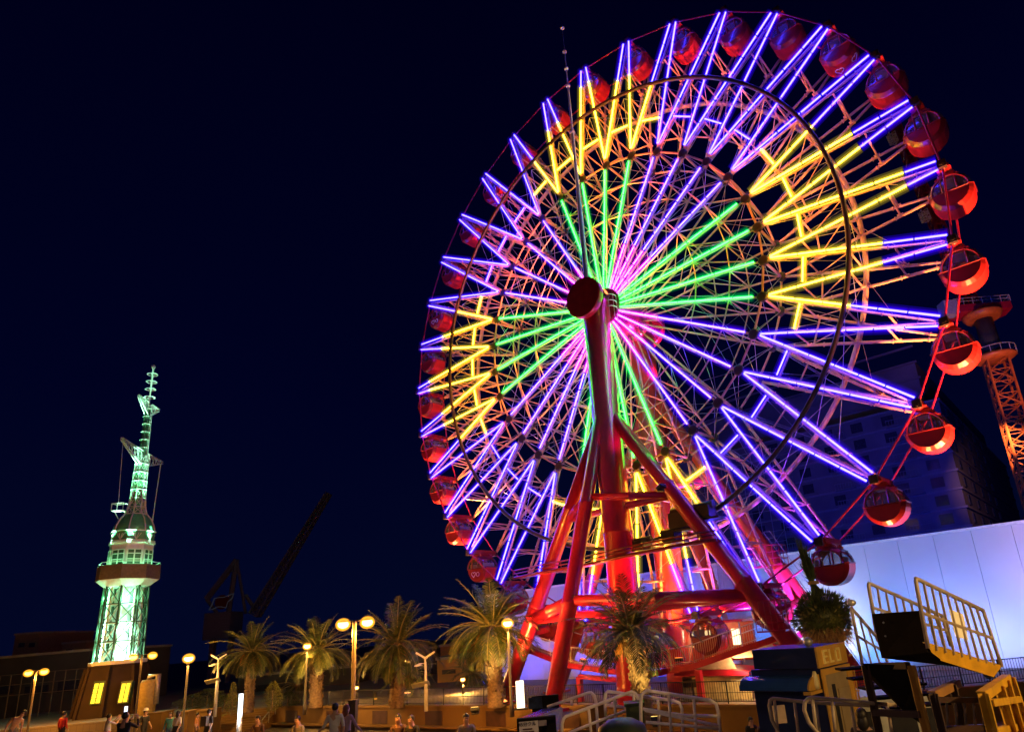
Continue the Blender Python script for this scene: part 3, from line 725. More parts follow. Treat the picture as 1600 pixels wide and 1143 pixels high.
house('low_terminal', 'low dark terminal building behind the left palms', 372, 560, 1058, 88, 12, DKB, [(400, 1070, 420, 1078), (440, 1070, 470, 1078), (510, 1070, 545, 1078)], TZ)
sc_ = MB(); 
for i in range(9): p = at(-5 + i * 17, 1090, 78); sc_.tube((p[0], 78, GZ), (p[0], 78, at(0, 1056, 78)[2]), .05, 4)
for y in (1056, 1072, 1088): a, c = at(-10, y, 78), at(135, y - 8, 78); sc_.tube(a, (c[0], 78, a[2]), .05, 4)
tag(sc_.build('scaffold', mat('scaffold_pipe', (.16, .12, .09), .6)), 'pipe scaffold standing along the dark warehouse front', 'scaffold')

# ------------------------------------------------------------------ the green floodlit signal tower
YT, XT, TSC = 70.0, -50.71, .81
tw = thing('signal_tower', 'old signal tower floodlit green with ringed mast and brown base', 'tower', (XT, YT, GZ))
TS = mat('tower_white_steel', (.72, .75, .72), .5, var=.08); TG = mat('tower_green_copper', (.10, .36, .18), .5, var=.2)
TD = mat('tower_dark_steel', (.04, .09, .055), .5); TB = mat('tower_brown_stone', (.032, .018, .008), .85, var=.3, scale=.8, bump=.3, bscale=6)
TC = np.array([XT, YT, 0.0]); R8 = math.pi / 8
def o8(r, z, j, rot=R8): a = rot + j * math.pi / 4; return TC + np.array([r * math.cos(a), r * math.sin(a), z])
b = MB(); b.lathe([(4.55, GZ), (4.4, -.3), (3.6, 4.0), (3.25, 5.4), (3.35, 5.45), (3.35, 5.62)], TC, Z, 8, sm=False, rot=R8)
for j in range(8): b.bar(o8(4.55, GZ, j), o8(3.3, 5.4, j), .5, .35)
b.build('stone_base', TB, tw)
tw.scale = (TSC, TSC, 1)
def twin_window(x0, y0, x1, y1):
    f = MB(); a, c = at(x0, y0, YT - 3.55 * TSC), at(x1, y1, YT - 3.55 * TSC); wd = (c[0] - a[0]) * .66 / TSC; hh = a[2] - c[2]; cx = ((a[0] + c[0]) / 2 - XT) / TSC + XT; cz = (a[2] + c[2]) / 2
    t = nrmz((0, .19, 1)); x = np.array([1.0, 0, 0]); y = np.cross(t, x)
    f.box((cx, YT - 3.5, cz), wd + .3, .5, hh + .3, 0, (x, y, t)); o = f.build('window', TD, tw)
    p = MB()
    for s in (-1, 1):
        for i in range(4): p.box(np.array([cx + s * wd * .27, YT - 3.78, cz]) + t * hh * (i - 1.5) * .25, wd * .4, .06, hh * .225, 0, (x, y, t))
    p.build('pane', WINY, o)
twin_window(145, 1067, 163, 1097); twin_window(188, 1067, 205, 1095)
b = MB(); b.lathe([(3.2, 5.62), (3.25, 5.75), (3.25, 6.0), (2.9, 6.02)], TC, Z, 8, sm=False, rot=R8); b.build('base_ring', TS, tw)
zs = [6.0, 7.9, 9.8, 11.7, 13.7]; rs = [2.75, 2.7, 2.64, 2.58, 2.52]
b, b2 = MB(), MB()
for j in range(8):
    tgt = b2 if j in (4, 6) else b
    b.tube(o8(rs[0], zs[0], j), o8(rs[4], zs[4], j), .13, 4)
    for i in range(4):
        b.tube(o8(rs[i], zs[i], j), o8(rs[i + 1], zs[i + 1], j + 1), .055, 4); b.tube(o8(rs[i], zs[i], j + 1), o8(rs[i + 1], zs[i + 1], j), .055, 4)
        b.tube(o8(rs[i + 1], zs[i + 1], j), o8(rs[i + 1], zs[i + 1], j + 1), .07, 4)
b.build('lattice_shaft', TD, tw)
b = MB()
b.lathe([(.78, 5.8), (.78, 13.8)], TC, Z, 8, sm=False, rot=R8)
for j in range(8):
    for i in range(4):
        b.tube(o8(rs[i] * .72, zs[i], j), o8(rs[i + 1] * .72, zs[i + 1], j), .17, 4)
        b.tube(o8(rs[i] * .72, zs[i], j), o8(rs[i + 1] * .72, zs[i + 1], j + 1), .10, 4); b.tube(o8(rs[i] * .72, zs[i + 1], j), o8(rs[i + 1] * .72, zs[i + 1], j + 1), .12, 4)
b.build('inner_frame', TS, tw)
b = MB(); b.lathe([(2.55, 13.5), (3.55, 14.15), (3.55, 14.3), (2.4, 14.3)], TC, Z, 8, sm=False, rot=R8); b.build('gallery_floor', TS, tw)
b = MB(); b.lathe([(3.62, 14.2), (3.55, 15.7), (3.45, 15.7), (3.5, 14.2)], TC, Z, 8, sm=False, rot=R8)
for j in range(8): b.tube(o8(3.6, 14.2, j), o8(3.55, 15.85, j), .07, 4)
b.build('gallery_parapet', mat('brown_parapet', (.17, .15, .09), .7), tw)
b = MB()
b.path([o8(3.5, 16.0, j) for j in range(8)], .05, 4, closed=True); b.build('gallery_rail', TS, tw)
b = MB(); b.lathe([(2.55, 14.3), (2.55, 18.0), (2.7, 18.05), (2.7, 18.25), (2.5, 18.3)], TC, Z, 8, sm=False, rot=R8); b.build('lookout_room', TS, tw)
for j in range(8):
    m1 = (o8(2.58, 0, j) + o8(2.58, 0, j + 1)) / 2; nn = nrmz(m1 - TC); xx = np.array([-nn[1], nn[0], 0])
    if nn[1] > .3: continue
    w_ = MB()
    for i in range(2): w_.box(m1 + nn * -.13 + Z * 16.55 + xx * (i - .5) * .8, .64, .3, 1.5, 0, (xx, nn, Z))
    wo = w_.build('window', TD, tw); f_ = MB()
    for i in range(3): f_.box(m1 + nn * .03 + Z * 16.55 + xx * (i - 1) * .8, .1, .1, 1.6, 0, (xx, nn, Z))
    for z in (15.75, 16.3, 16.9, 17.35): f_.box(m1 + nn * .03 + Z * z, 1.7, .1, .09, 0, (xx, nn, Z))
    f_.build('glazing_bar', TS, wo)
b = MB(); b.lathe([(2.5, 18.3), (2.5, 19.3), (2.6, 19.35)], TC, Z, 8, sm=False, rot=R8)
b.lathe([(2.45, 19.35), (2.25, 20.1), (1.85, 20.8), (1.3, 21.3), (.9, 21.5)], TC, Z, 16); b.build('dome', TG, tw)
b = MB()
b.path([o8(2.62, 19.4, j) for j in range(8)], .07, 4, closed=True); b.path([o8(2.62, 18.35, j) for j in range(8)], .07, 4, closed=True)
for j in range(8):
    c0 = (o8(2.58, 0, j) + o8(2.58, 0, j + 1)) / 2
    for s in (-.6, -.25, .25, .6):
        d = o8(1, 0, j + 1) - o8(1, 0, j); b.tube(c0 + Z * 18.4, c0 + d * s * 1.1 + Z * 19.1, .04, 4)
    b.path([o8(2.5, 19.4, j), o8(2.3, 20.1, j), o8(1.9, 20.85, j), o8(1.25, 21.5, j), o8(.95, 22.5, j), o8(.85, 24, j)], .08, 5)
b.build('dome_rib', TS, tw)
b = MB()
hts = [21.4, 22.2, 23.2, 24.2, 25.2, 26.2, 27.2, 28.2]; rr = [1.35, 1.08, .95, .9, .85, .82, .78, .74]
for i in range(7):
    for j in range(8):
        b.tube(o8(rr[i], hts[i], j), o8(rr[i + 1], hts[i + 1], j), .06, 4); b.tube(o8(rr[i], hts[i], j), o8(rr[i + 1], hts[i + 1], j + 1), .035, 4); b.tube(o8(rr[i], hts[i], j + 1), o8(rr[i + 1], hts[i + 1], j), .035, 4)
    b.path([o8(rr[i] * 1.05, hts[i], j) for j in range(8)], .06, 4, closed=True)
b.build('mast_lattice', TS, tw)
b = MB(); b.lathe([(.62, 21.5), (.55, 28.0), (.42, 34.2)], TC, Z, 10)
b.build('mast', TG, tw)
b = MB(); i = 0
z = 28.2
while z < 34.4:
    r = .62 - (z - 28) * .022; b.path([o8(r, z, j) for j in range(8)], .05, 4, closed=True); z += .95
b.tube(TC + (.62, -.1, 21.6), TC + (.48, -.1, 34.4), .035, 4); b.tube(TC + (.85, -.1, 21.6), TC + (.68, -.1, 34.4), .035, 4)
for i in range(30): z = 21.8 + i * .42; b.tube(TC + (.6 - i * .004, -.1, z), TC + (.83 - i * .005, -.1, z), .025, 3)
b.build('mast_ring', TS, tw)
for zc, lp, rp, hgt in ((29.0, (193, 683), (256, 721), .95), (34.6, (219, 616), (250, 639), .7)):
    k1 = (at(*lp, YT)[2] - CZ) / YT; k2 = (at(*rp, YT)[2] - CZ) / YT; Y1 = 2 * YT * k2 / (k1 + k2)
    l = at(*lp, Y1); r = at(*rp, 2 * YT - Y1); dxy = (l - r) / 2; dxy[2] = 0; lx = np.linalg.norm(dxy); dxy = dxy / lx; lx /= TSC; zc = l[2] - .9
    b = MB()
    for s in (1, -1):
        tip = TC + dxy * s * lx + Z * (zc + .9); r0 = TC + Z * (zc + .75) + dxy * s * .4; r1 = TC + Z * (zc - hgt) + dxy * s * .45
        for o in (-.22, .22):
            oo = np.array([-dxy[1], dxy[0], 0]) * o
            b.tube(r0 + oo, tip + oo * .4, .06, 4); b.tube(r1 + oo, tip - Z * .25 + oo * .4, .07, 4)
            for i in range(6): b.tube(lerp(r0, tip, i / 6) + oo * (1 - .6 * i / 6), lerp(r1, tip - Z * .25, (i + (.5 if i % 2 else .9)) / 6) + oo * (1 - .6 * i / 6), .035, 3); b.tube(lerp(r1, tip - Z * .25, i / 6) + oo, lerp(r0, tip, (i + .8) / 6) + oo, .035, 3)
    b.build('yardarm', TS, tw)
    if zc < 30:
        b = MB(); b.tube(TC + dxy * lx * .93 + Z * (zc + .6), TC + dxy * lx * .93 * np.array([1.0, .9, 0]) + Z * 21.9, .035, 4); b.build('stay', TS, tw); b = MB(); b.tube(TC - dxy * lx * .93 + Z * (zc + .6), TC - dxy * lx * .93 * np.array([.95, .9, 0]) + Z * 20.3, .06, 4); b.build('stay', TS, tw)
b = MB(); b.box(TC + np.array([-1.9, -.6, 21.9]), 1.6, 1.0, .08); b.path([TC + np.array(v) for v in ((-2.7, -1.1, 22.7), (-1.1, -1.1, 22.7), (-1.1, -.1, 22.7), (-2.7, -.1, 22.7))], .05, 4, closed=True)
for v in ((-2.7, -1.1), (-1.9, -1.1), (-1.1, -1.1), (-2.7, -.1)): b.tube(TC + (v[0], v[1], 21.9), TC + (v[0], v[1], 22.7), .045, 4)
b.tube(TC + (-2.6, -.6, 21.9), TC + (-1.9, -.5, 20.9), .06, 4); b.build('lookout_bracket', TS, tw)
b = MB(); b.lathe([(.12, 34.2), (.09, 39.0), (.22, 39.1), (.3, 39.3), (.22, 39.5), (.05, 39.55)], TC, Z, 10); b.build('finial', TS, tw)
for z in (35.4, 36.4, 37.35, 38.3):
    b = MB(); b.path([TC + np.array([.64 * math.cos(t), .64 * math.sin(t), z]) for t in [2 * math.pi * i / 20 for i in range(20)]], .075, 5, closed=True)
    for t in (.6, 2.7, 4.8): b.tube(TC + Z * z, TC + np.array([.64 * math.cos(t), .64 * math.sin(t), z]), .04, 4)
    b.build('mast_hoop', TS, tw)
GRN = (.22, 1, .45); GW = (.42, 1, .66)
for z, e_ in ((6.6, 900), (9.0, 700), (12.2, 500)):
    for s in (-1, 1): light('POINT', (XT + s * 1.75, YT - 1.6, z), e_ * .36, GW if z < 12 else GRN, .2, tw, name='tower_floodlight')
for j in range(8):
    p = o8(3.1, 14.5, j, 0); 
    if p[1] < YT + 1.5: light('POINT', p, 330, GRN, .15, tw, name='gallery_floodlight')
for j in range(4):
    a = math.pi * (1.02 + j * .32); light('SPOT', TC + np.array([3.5 * math.cos(a), 3.5 * math.sin(a), 16.1]), 12000, GW, .1, tw, TC + Z * 31, 23, name='mast_floodlight')
    light('SPOT', TC + np.array([1.6 * math.cos(a), 1.6 * math.sin(a), 21.6]), 3800, GRN, .1, tw, TC + Z * 34, 30, name='mast_floodlight')
# round tank with pipe beside the tower
tk_ = thing('pipe_stack', 'yellowish round vent stack with bent pipe right of the tower base', 'vent', (*at(233, 1100, 66)[:2], GZ))
p = at(233, 1066, 66); b = MB(); b.lathe([(.75, GZ), (.75, p[2]), (.6, p[2] + .3)], (p[0], p[1], 0), Z, 14); b.build('stack', mat('yellow_tank', (.42, .32, .10), .6), tk_)
q = at(247, 1060, 66); b = MB(); b.path([p + Z * .3, p + Z * .6, np.array([q[0], q[1], p[2] + .7]), np.array([q[0], q[1], p[2] - 2.0])], .25, 8); b.build('pipe', GALV, tk_)
light('SPOT', (mt[0] - 4.5, mt[1] - 5, 26), 7000, (1, .42, .26), .5, cr, hp(-2, 45, 14), 50, name='crane_worklight')
# ------------------------------------------------------------------ palms
def palm(x, Y, ytop, base, rt, n, L, label, seed, dry=True, lean=0.0, fruit=False, head=1.0):
    rnd = random.Random(seed)
    c = at(x, ytop, Y)
    t = thing('palm_tree', label, 'palm tree', (c[0] + lean, Y, base), 'date palms along the terrace')
    h = c[2] - base; b = MB(); pts = []; k = 26
    b0 = np.array([c[0] + lean, Y, base])
    prof = []
    for i in range(k * 2 + 1):
        q = i / (k * 2); r = rt * (1.12 - .18 * min(1, q * 3)) * (1 + (.05 if i % 2 else -.05))
        if q > .68: r *= 1 + .45 * head * math.sin((q - .68) / .32 * math.pi * .8)
        prof.append((r, q * h))
    pp = [b0 + np.array([-lean * (q / h) ** 1.5, 0, q]) for r, q in prof]
    b.path(pp, 1, 16, radii=[r for r, q in prof])
    for i in range(260):              # cut leaf bases all round the trunk
        q = rnd.random() ** .6; a = rnd.random() * 6.283; z = q * h; r = np.interp(z, [p_[1] for p_ in prof], [p_[0] for p_ in prof])
        if q < .25 and rnd.random() < .6: continue
        p = b0 + np.array([-lean * q ** 1.5 + r * .93 * math.cos(a), r * .93 * math.sin(a), z]); o = np.array([math.cos(a), math.sin(a), .9])
        b.tube(p, p + o * rt * .28, rt * .17, 4, r2=rt * .09)
    b.build('trunk', TRUNK, t)
    cr, rc, dr = MB(), MB(), MB()
    for i in range(n):
        u = (i + .5) / n; az = i * 2.39996 + rnd.uniform(-.3, .3); el = math.radians(82 - 112 * u ** .75 + rnd.uniform(-8, 8))
        ll = L * rnd.uniform(.82, 1.08) * (.85 + .2 * math.sin(u * 3.1)); droop = rnd.uniform(.8, 1.35) * (.5 + .65 * min(1, u * 1.6))
        side0 = np.array([-math.sin(az), math.cos(az), 0]); hd = np.array([math.cos(az), math.sin(az), 0])
        tw = rnd.uniform(-.5, .5)
        m = 17; P = [c + hd * rt * .5 + Z * rnd.uniform(-.25, .25) * rt]; T = []
        for s in range(m):
            e_ = el - droop * (s / m) ** 1.4; tt = hd * math.cos(e_) + Z * math.sin(e_); T.append(tt); P.append(P[-1] + tt * ll / m)
        rc.path(P, 0, 4, radii=[.05 * L / 2.6 * (1 - .85 * j / m) for j in range(m + 1)], cap=False)
        for s in range(3, m * 2):
            q = s / (m * 2); j = min(m - 1, int(q * m)); f = q * m - j; p = lerp(P[j], P[j + 1], f); tt = T[j]
            up_ = np.cross(side0, tt); up_ = up_ if up_[2] > 0 else -up_
            lf = L * .20 * (math.sin(math.pi * min(1, .12 + .86 * q)) ** .6)
            for sg in (-1, 1):
                d = nrmz(tt * .75 + side0 * sg * (.85 + tw * sg * .2) + up_ * rnd.uniform(.0, .45) - Z * rnd.uniform(0, .25)); w_ = nrmz(np.cross(d, up_)) * L * .0085
                mid = p + d * lf * .45; tip = p + d * lf - Z * lf * .18
                cr.poly([p - w_ * .4, mid - w_, tip, mid + w_, p + w_ * .4])
    cr.build('crown', FROND, t); rc.build('frond_stem', mat('frond_stem', (.20, .17, .06), .6), t)
    if dry:
        for i in range(46):
            az = rnd.random() * 6.283; hd = np.array([math.cos(az), math.sin(az), 0]); p = c + hd * rt * 1.1 - Z * rnd.uniform(.1, .5)
            for j in range(7):
                d = nrmz(hd * rnd.uniform(.1, .6) + np.array([rnd.uniform(-.3, .3), rnd.uniform(-.3, .3), -1])); w_ = nrmz(np.cross(d, hd)) * .022; l_ = rnd.uniform(.4, 1.0) * L * .36
                dr.poly([p - w_, p + w_, p + d * l_ + w_ * .3, p + d * l_ - w_ * .3])
        dr.build('dry_fronds', DEADF, t)
    if fruit:
        for s, dx in enumerate((-1.25, 1.25, .25)):
            fm = MB(); o = c + np.array([dx * rt * 1.15, -rt * .7, -.2])
            for j in range(150):
                d = np.array([rnd.gauss(0, .16) + dx * .12, rnd.gauss(0, .14) - .05, -1]); l_ = rnd.uniform(.5, 1.15)
                p1 = o + d * l_ * .5 + np.array([0, 0, .1]); p2 = p1 + np.array([rnd.gauss(0, .08), rnd.gauss(0, .08), -l_ * .45])
                fm.tube(o, p1, .012, 3); fm.tube(p1, p2, .02, 3)
            fm.build('fruit_cluster', FRUIT, t)
    return t
palm(394, 58, 1016, TZ, .38, 46, 3.5, 'date palm farthest left, right of the stairs with orange fruit stalks', 1, fruit=True)
palm(496, 57, 1014, TZ, .50, 50, 3.8, 'thick date palm behind the single lamp left of the twin lamp', 2, head=.7)
palm(620, 51, 1003, TZ, .52, 50, 4.1, 'date palm with pale grey upright fronds right of the twin lamp', 3)
palm(770, 45.5, 977, TZ, .52, 56, 4.2, 'big date palm partly hiding the wheel, beside the bright lamp', 4, fruit=True)
palm(985, 34.5, 982, TZ, .46, 46, 3.5, 'dark date palm with hanging orange fruit in front of the wheel column', 5, fruit=True, lean=.25)
palm(637, 60, 1056, TZ, .4, 36, 2.7, 'short date palm tucked behind the palm right of the twin lamp', 6, dry=False)
palm(737, 66, 1052, TZ, .42, 40, 2.6, 'small date palm in front of the ochre building', 7, dry=False)
palm(468, 70, 1068, TZ, .35, 34, 2.6, 'small dim date palm between the two left palms', 8, dry=False)

# palm with its fronds tied up, trimmed like a pineapple
c = c_pine = at(1285, 963, 20.0); rnd = random.Random(11)
pt = thing('palm_tree', 'palm trimmed to a ball with its fronds tied upright, beside the kiosk', 'palm tree', (c[0], c[1], GZ))
b = MB(); prof = [(.42, GZ), (.34, GZ + 2.4), (.30, c[2] - .9), (.5, c[2] - .35), (.5, c[2])]; b.lathe(prof, (c[0], c[1], 0), Z, 16)
for i in range(160):
    a = rnd.random() * 6.283; z = rnd.uniform(DZ, c[2] - .7); p = np.array([c[0] + .32 * math.cos(a), c[1] + .32 * math.sin(a), z]); b.tube(p, p + np.array([math.cos(a), math.sin(a), .8]) * .13, .07, 4, r2=.04)
b.build('trunk', TRUNK, pt)
b, b2 = MB(), MB()
b.ico(c, .70, 0, (1, 1, .9), 14, 9)
for i in range(5200):
    a = rnd.random() * 6.283; s = rnd.uniform(-1, 1); q = math.sqrt(1 - s * s); d = np.array([q * math.cos(a), q * math.sin(a), s]); p = c + d * np.array([.72, .72, .66]) * (1 + .10 * math.sin(3 * a + 5 * s) + .06 * math.sin(7 * a - 4 * s))
    o = nrmz(d * 1.0 + Z * rnd.uniform(-.2, .9) * (1 if s > -.3 else -1.2) + np.array([rnd.gauss(0, .25), rnd.gauss(0, .25), 0])); l_ = rnd.uniform(.10, .22) * (1 if s > -.5 else rnd.choice((1.3, 1.6, 2.6)))
    w_ = nrmz(np.cross(o, d + np.array([.01, .02, .03]))) * .014
    (b if s > -.45 else b2).poly([p - w_, p + w_, p + o * l_])
b.build('crown', FROND, pt); b2.build('dry_fronds', DEADF, pt)
b = MB()
for i in range(34):
    a = rnd.random() * 6.283; r = rnd.uniform(.05, .22); p = c + np.array([r * math.cos(a), r * math.sin(a), .6]); hgt = rnd.uniform(.8, 1.75)
    k_ = c + np.array([r * .35 * math.cos(a) - .12, r * .35 * math.sin(a), 1.0]); q_ = c + np.array([-.22 + 1.3 * r * math.cos(a) * rnd.uniform(.4, 1.0), r * math.sin(a), .6 + hgt])
    b.tube(p, k_, .018, 3); b.tube(k_, q_, .016, 3, r2=.005)
    for j in range(14):
        s_ = lerp(k_, q_, j / 14); d = nrmz(q_ - k_ + np.array([rnd.gauss(0, .35), rnd.gauss(0, .35), 0])); w_ = np.array([.013, 0.004, 0]); b.poly([s_ - w_, s_ + w_, s_ + d * .3])
b.build('tied_fronds', LEAF, pt)
b = MB(); b.lathe([(.16, -.05), (.17, 0), (.16, .05)], c + np.array([-.08, 0, 1.0]), Z, 10); b.build('tie', DEADF, pt)

# shrubs
def shrub(name, x, y0, y1, Y, w, base, label, seed, m, n=900, cone=True):
    rnd = random.Random(seed); p0 = at(x, y0, Y); t = thing(name, label, 'shrub', (p0[0], Y, base)); h = p0[2] - base
    st = MB(); st.tube((p0[0], Y, base), (p0[0], Y, base + h * .8), .06, 5, r2=.02); st.build('stem', TRUNK, t)
    b = MB()
    for i in range(n):
        q = rnd.random(); a = rnd.random() * 6.283; r = w * (1 - q if cone else math.sin(math.pi * min(1, q * .85 + .12))) * math.sqrt(rnd.random()) * rnd.uniform(.7, 1.1)
        p = np.array([p0[0] + r * math.cos(a), Y + r * math.sin(a), base + .1 + q * h]); d = nrmz(np.array([math.cos(a), math.sin(a), rnd.uniform(-.2, 1.1)])); s_ = nrmz(np.cross(d, (rnd.random(), rnd.random(), .3))) * .035
        l_ = rnd.uniform(.1, .24); b.poly([p, p + d * l_ * .5 + s_, p + d * l_, p + d * l_ * .5 - s_])
    b.build('foliage', m, t)
YLEAF = mat('pale_leaf', (.16, .15, .04), .6, var=.3)
shrub('conifer_shrub', 365, 1068, 1095, 56.5, .75, TZ, 'small lit conifer left of the white light post', 21, YLEAF)
shrub('topiary_shrub', 427, 1066, 1098, 56, .7, TZ, 'tall lit clipped shrub between the two left palms', 22, YLEAF, 1100, False)
shrub('round_shrub', 325, 1078, 1105, 64, 2.2, TZ, 'dark round shrub behind the tan planter boxes', 23, LEAF, 1600, False)
shrub('round_shrub', 302, 1086, 1105, 66, 1.8, TZ, 'dark low shrub near the tall single lamp post', 24, LEAF, 1200, False)
shrub('round_shrub', 352, 1088, 1105, 62, 1.3, TZ, 'dark shrub at the head of the stairs', 25, LEAF, 900, False)
shrub('round_shrub', 450, 1083, 1105, 60, 1.7, TZ, 'dark shrub behind the black railing under the palms', 26, LEAF, 900, False)

# ------------------------------------------------------------------ lamps
POLE = mat('lamp_pole_paint', (.06, .047, .032), .45, var=.15)
SOD = (1.0, .50, .10); SOD2 = (1.0, .36, .04)
LAMP_HALO = halo_shell('amber_lamp_halo', (2.4, .9, .05), .09)  # amber glow painted into thin shells round each lamp head
def lamp_head(m, p, sz=.32):
    m.lathe([(.05, .20), (sz * .5, .17), (sz * .85, .08), (sz * .85, .05)], p, Z, 14)
def street_lamp(x, y, Y, base, label, en, col=SOD, em=SODIUM, arms=(0,), r=.075, hs=.3, glow=None, group=None):
    hs *= .8
    p = at(x, y, Y); t = thing('street_lamp', label, 'street lamp', (p[0], Y, base), group); b = MB()
    b.lathe([(r * 1.8, base), (r * 1.8, base + .6), (r * 1.2, base + .65), (r, p[2] - .1), (r * .8, p[2] + (.15 if len(arms) > 1 else -.05))], (p[0], Y, 0), Z, 10); b.build('pole', POLE, t)
    a = MB(); hd, gl_ = MB(), MB()
    for dx in arms:
        q = p + np.array([dx, 0, 0])
        if dx: a.tube(p + Z * .1, q + Z * .12, .04, 6)
        h1 = MB(); lamp_head(h1, q, hs); h1.build('lamp_hood', POLE, t)
        g1 = MB(); g1.ico(q - Z * .05, hs * .95, 0, (1, 1, .72), 14, 8); g1.build('lamp_glass', em, t)
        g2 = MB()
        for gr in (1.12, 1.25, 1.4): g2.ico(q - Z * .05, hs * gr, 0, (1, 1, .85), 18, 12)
        g2.build('lamp_halo', LAMP_HALO, t)
        light('POINT', q - Z * (hs * 1.2 + .15), en, col, .16, t, name='street_lamp_light')
    if any(arms): a.build('arm', POLE, t)
    return t
street_lamp(793, 972, 40.0, TZ, 'brightest lamp, standing before the big palm at the wheel', 1900, hs=.34)
street_lamp(480, 1008, 52.0, TZ, 'single lamp in front of the thick left palm', 2500, hs=.3)
street_lamp(554, 972, 36.0, GZ, 'tall twin-headed lamp between the palms', 1600, col=SOD2, arms=(-.62, .70), r=.11, hs=.36)
street_lamp(295, 1027, 55.0, GZ, 'tall single lamp right of the green tower', 1400, hs=.42)
street_lamp(222, 1024, 60.0, GZ, 'twin-headed lamp close against the right side of the tower base', 110, col=SOD2, em=SODIUM2, arms=(-.8, .95), hs=.36)
street_lamp(57, 1049, 60.0, GZ, 'twin-headed orange lamp at the far left', 900, col=SOD2, em=SODIUM2, arms=(-.72, .70), hs=.34)
street_lamp(723, 1060, 58.0, TZ, 'short lamp in front of the ochre building', 1500, hs=.22)
street_lamp(557, 1073, 60.0, TZ, 'small low lamp behind the railing near the twin lamp', 160, hs=.2)
street_lamp(586, 1090, 60.0, TZ, 'lowest small lamp glowing through the railing', 90, hs=.16)
# lamps of the same quay that stand beside the camera, out of frame, and light the stairs
street_lamp(3203.0, 202.5, 3.4, DZ, 'quay lamp beyond the right edge of the photograph', 2400, col=(1, .60, .20))
street_lamp(-900, 300, 3.0, DZ, 'quay lamp beyond the left edge of the photograph', 620, col=(1, .68, .52))
def solar_lamp(x, y, ybase, Y, label):
    p = at(x, y, Y); t = thing('solar_lamp', label, 'street lamp', (p[0], Y, TZ)); b = MB()
    b.lathe([(.14, TZ), (.12, p[2] - 1.5), (.06, p[2])], (p[0], Y, 0), Z, 10); b.build('pole', WSTEEL, t)
    b = MB(); b.box(np.array([p[0] - .35, Y - .1, p[2] - 1.45]), 1.25, .5, .06, 0, ((.96, 0, .12), (0, .8, -.6), (-.1, .6, .8))); b.build('solar_panel', mat('solar_panel', (.25, .24, .16), .3), t)
    b = MB()
    for k in range(3): a = .5 + k * 2.094; b.box(p + np.array([math.cos(a) * .38, -.1, math.sin(a) * .38 + .25]), .75, .04, .12, 0, ((math.cos(a), 0, math.sin(a)), (0, 1, 0), (-math.sin(a), 0, math.cos(a))))
    b.tube(p + Z * .25 + np.array([0, -.15, 0]), p + Z * .25 + np.array([0, .3, 0]), .09, 8); b.build('wind_rotor', WSTEEL, t)
    b = MB(); b.lathe([(.05, 0), (.3, -.1), (.3, -.16)], p + np.array([-.5, 0, -.1]), Z, 10); b.tube(p - Z * .1, p + np.array([-.5, 0, -.1]), .03, 5); b.build('lamp_head', WSTEEL, t)
solar_lamp(342, 1034, 1105, 57, 'unlit pole with small wind rotor and solar panel near the stairs')
solar_lamp(665, 1033, 1105, 47, 'unlit white pole with small wind rotor right of the middle palm')
p0 = at(377, 1083, 51); t = thing('light_post', 'glowing white tube post at the foot of the stairs', 'light post', (p0[0], 51, GZ)); b = MB(); b.lathe([(.17, GZ), (.17, at(377, 1119, 51)[2])], (p0[0], 51, 0), Z, 12); b.build('post', GALV, t)
b = MB(); b.lathe([(.15, at(377, 1119, 51)[2]), (.15, p0[2])], (p0[0], 51, 0), Z, 12); b.build('light_tube', emis('white_tube', (1.4, 1.5, 1.7)), t)
light('POINT', (p0[0], 50.5, 1.2), 60, (.9, .95, 1), .2, t)
p0, p1 = at(806, 1062, 43), at(819, 1091, 43); t = thing('light_box', 'glowing cream light box standing on the terrace at the left leg', 'sign', (p0[0], 43, TZ)); b = MB(); b.box(((p0[0] + p1[0]) / 2, 43, (p0[2] + TZ) / 2), p1[0] - p0[0], .3, p0[2] - TZ - .1); b.build('lit_panel', emis('cream_light', (1.5, 1.2, .72)), t)
b = MB(); b.box(((p0[0] + p1[0]) / 2, 43, TZ + .06), .8, .4, .12); b.build('base', BLACK, t)
# floodlights at the foot of the wheel and of the white hall, some added
def flood(p, to, en, col, ang, label, size=.25):
    p = np.asarray(p, float); t = thing('floodlight', label, 'floodlight', (p[0], p[1], p[2] - .35)); d = nrmz(np.asarray(to) - p); b = MB()
    x = nrmz(np.cross(d, Z)); y = np.cross(x, d); b.box(p - d * .12, .5, .2, .4, 0, (x, d, y)); b.build('housing', BLACK, t)
    b = MB(); b.tube(p - Z * .35, p - d * .1, .04, 6); b.box(p - Z * .33, .4, .4, .05); b.build('bracket', BLACK, t)
    b = MB(); b.box(p - d * .01, .44, .03, .34, 0, (x, d, y)); b.build('lens', emis('flood_lens', tuple(2.0 * c for c in col)), t)
    light('SPOT', p + d * .06, en, col, size, t, to, ang, .7, name='floodlight_beam')
FR = (1.0, .22, .05)
flood(uwz(-9.6, 2.7, TZ + .4), uwz(-3.6, 1.5, 13), 8500, FR, 44, 'warm floodlight aimed up the outer left leg of the wheel')
flood(uwz(-5.6, 3.0, TZ + .4), uwz(-2.4, 1.8, 12), 8000, FR, 44, 'warm floodlight aimed up the inner left leg of the wheel')
flood(uwz(1.3, 3.2, TZ + .4), uwz(.1, 1.5, 16), 5500, (1, .10, .05), 40, 'warm floodlight aimed up the front column')
flood(uwz(.9, -2.7, z0 + .5), uwz(.4, -4.1, 17), 11000, (1, .30, .03), 40, 'amber floodlight under the deck aimed up the rear column')
flood(uwz(-7.0, -2.8, TZ + 2.4), uwz(-3.2, -4.1, 15), 9000, (1, .12, .03), 44, 'warm floodlight under the deck aimed at the rear left leg')
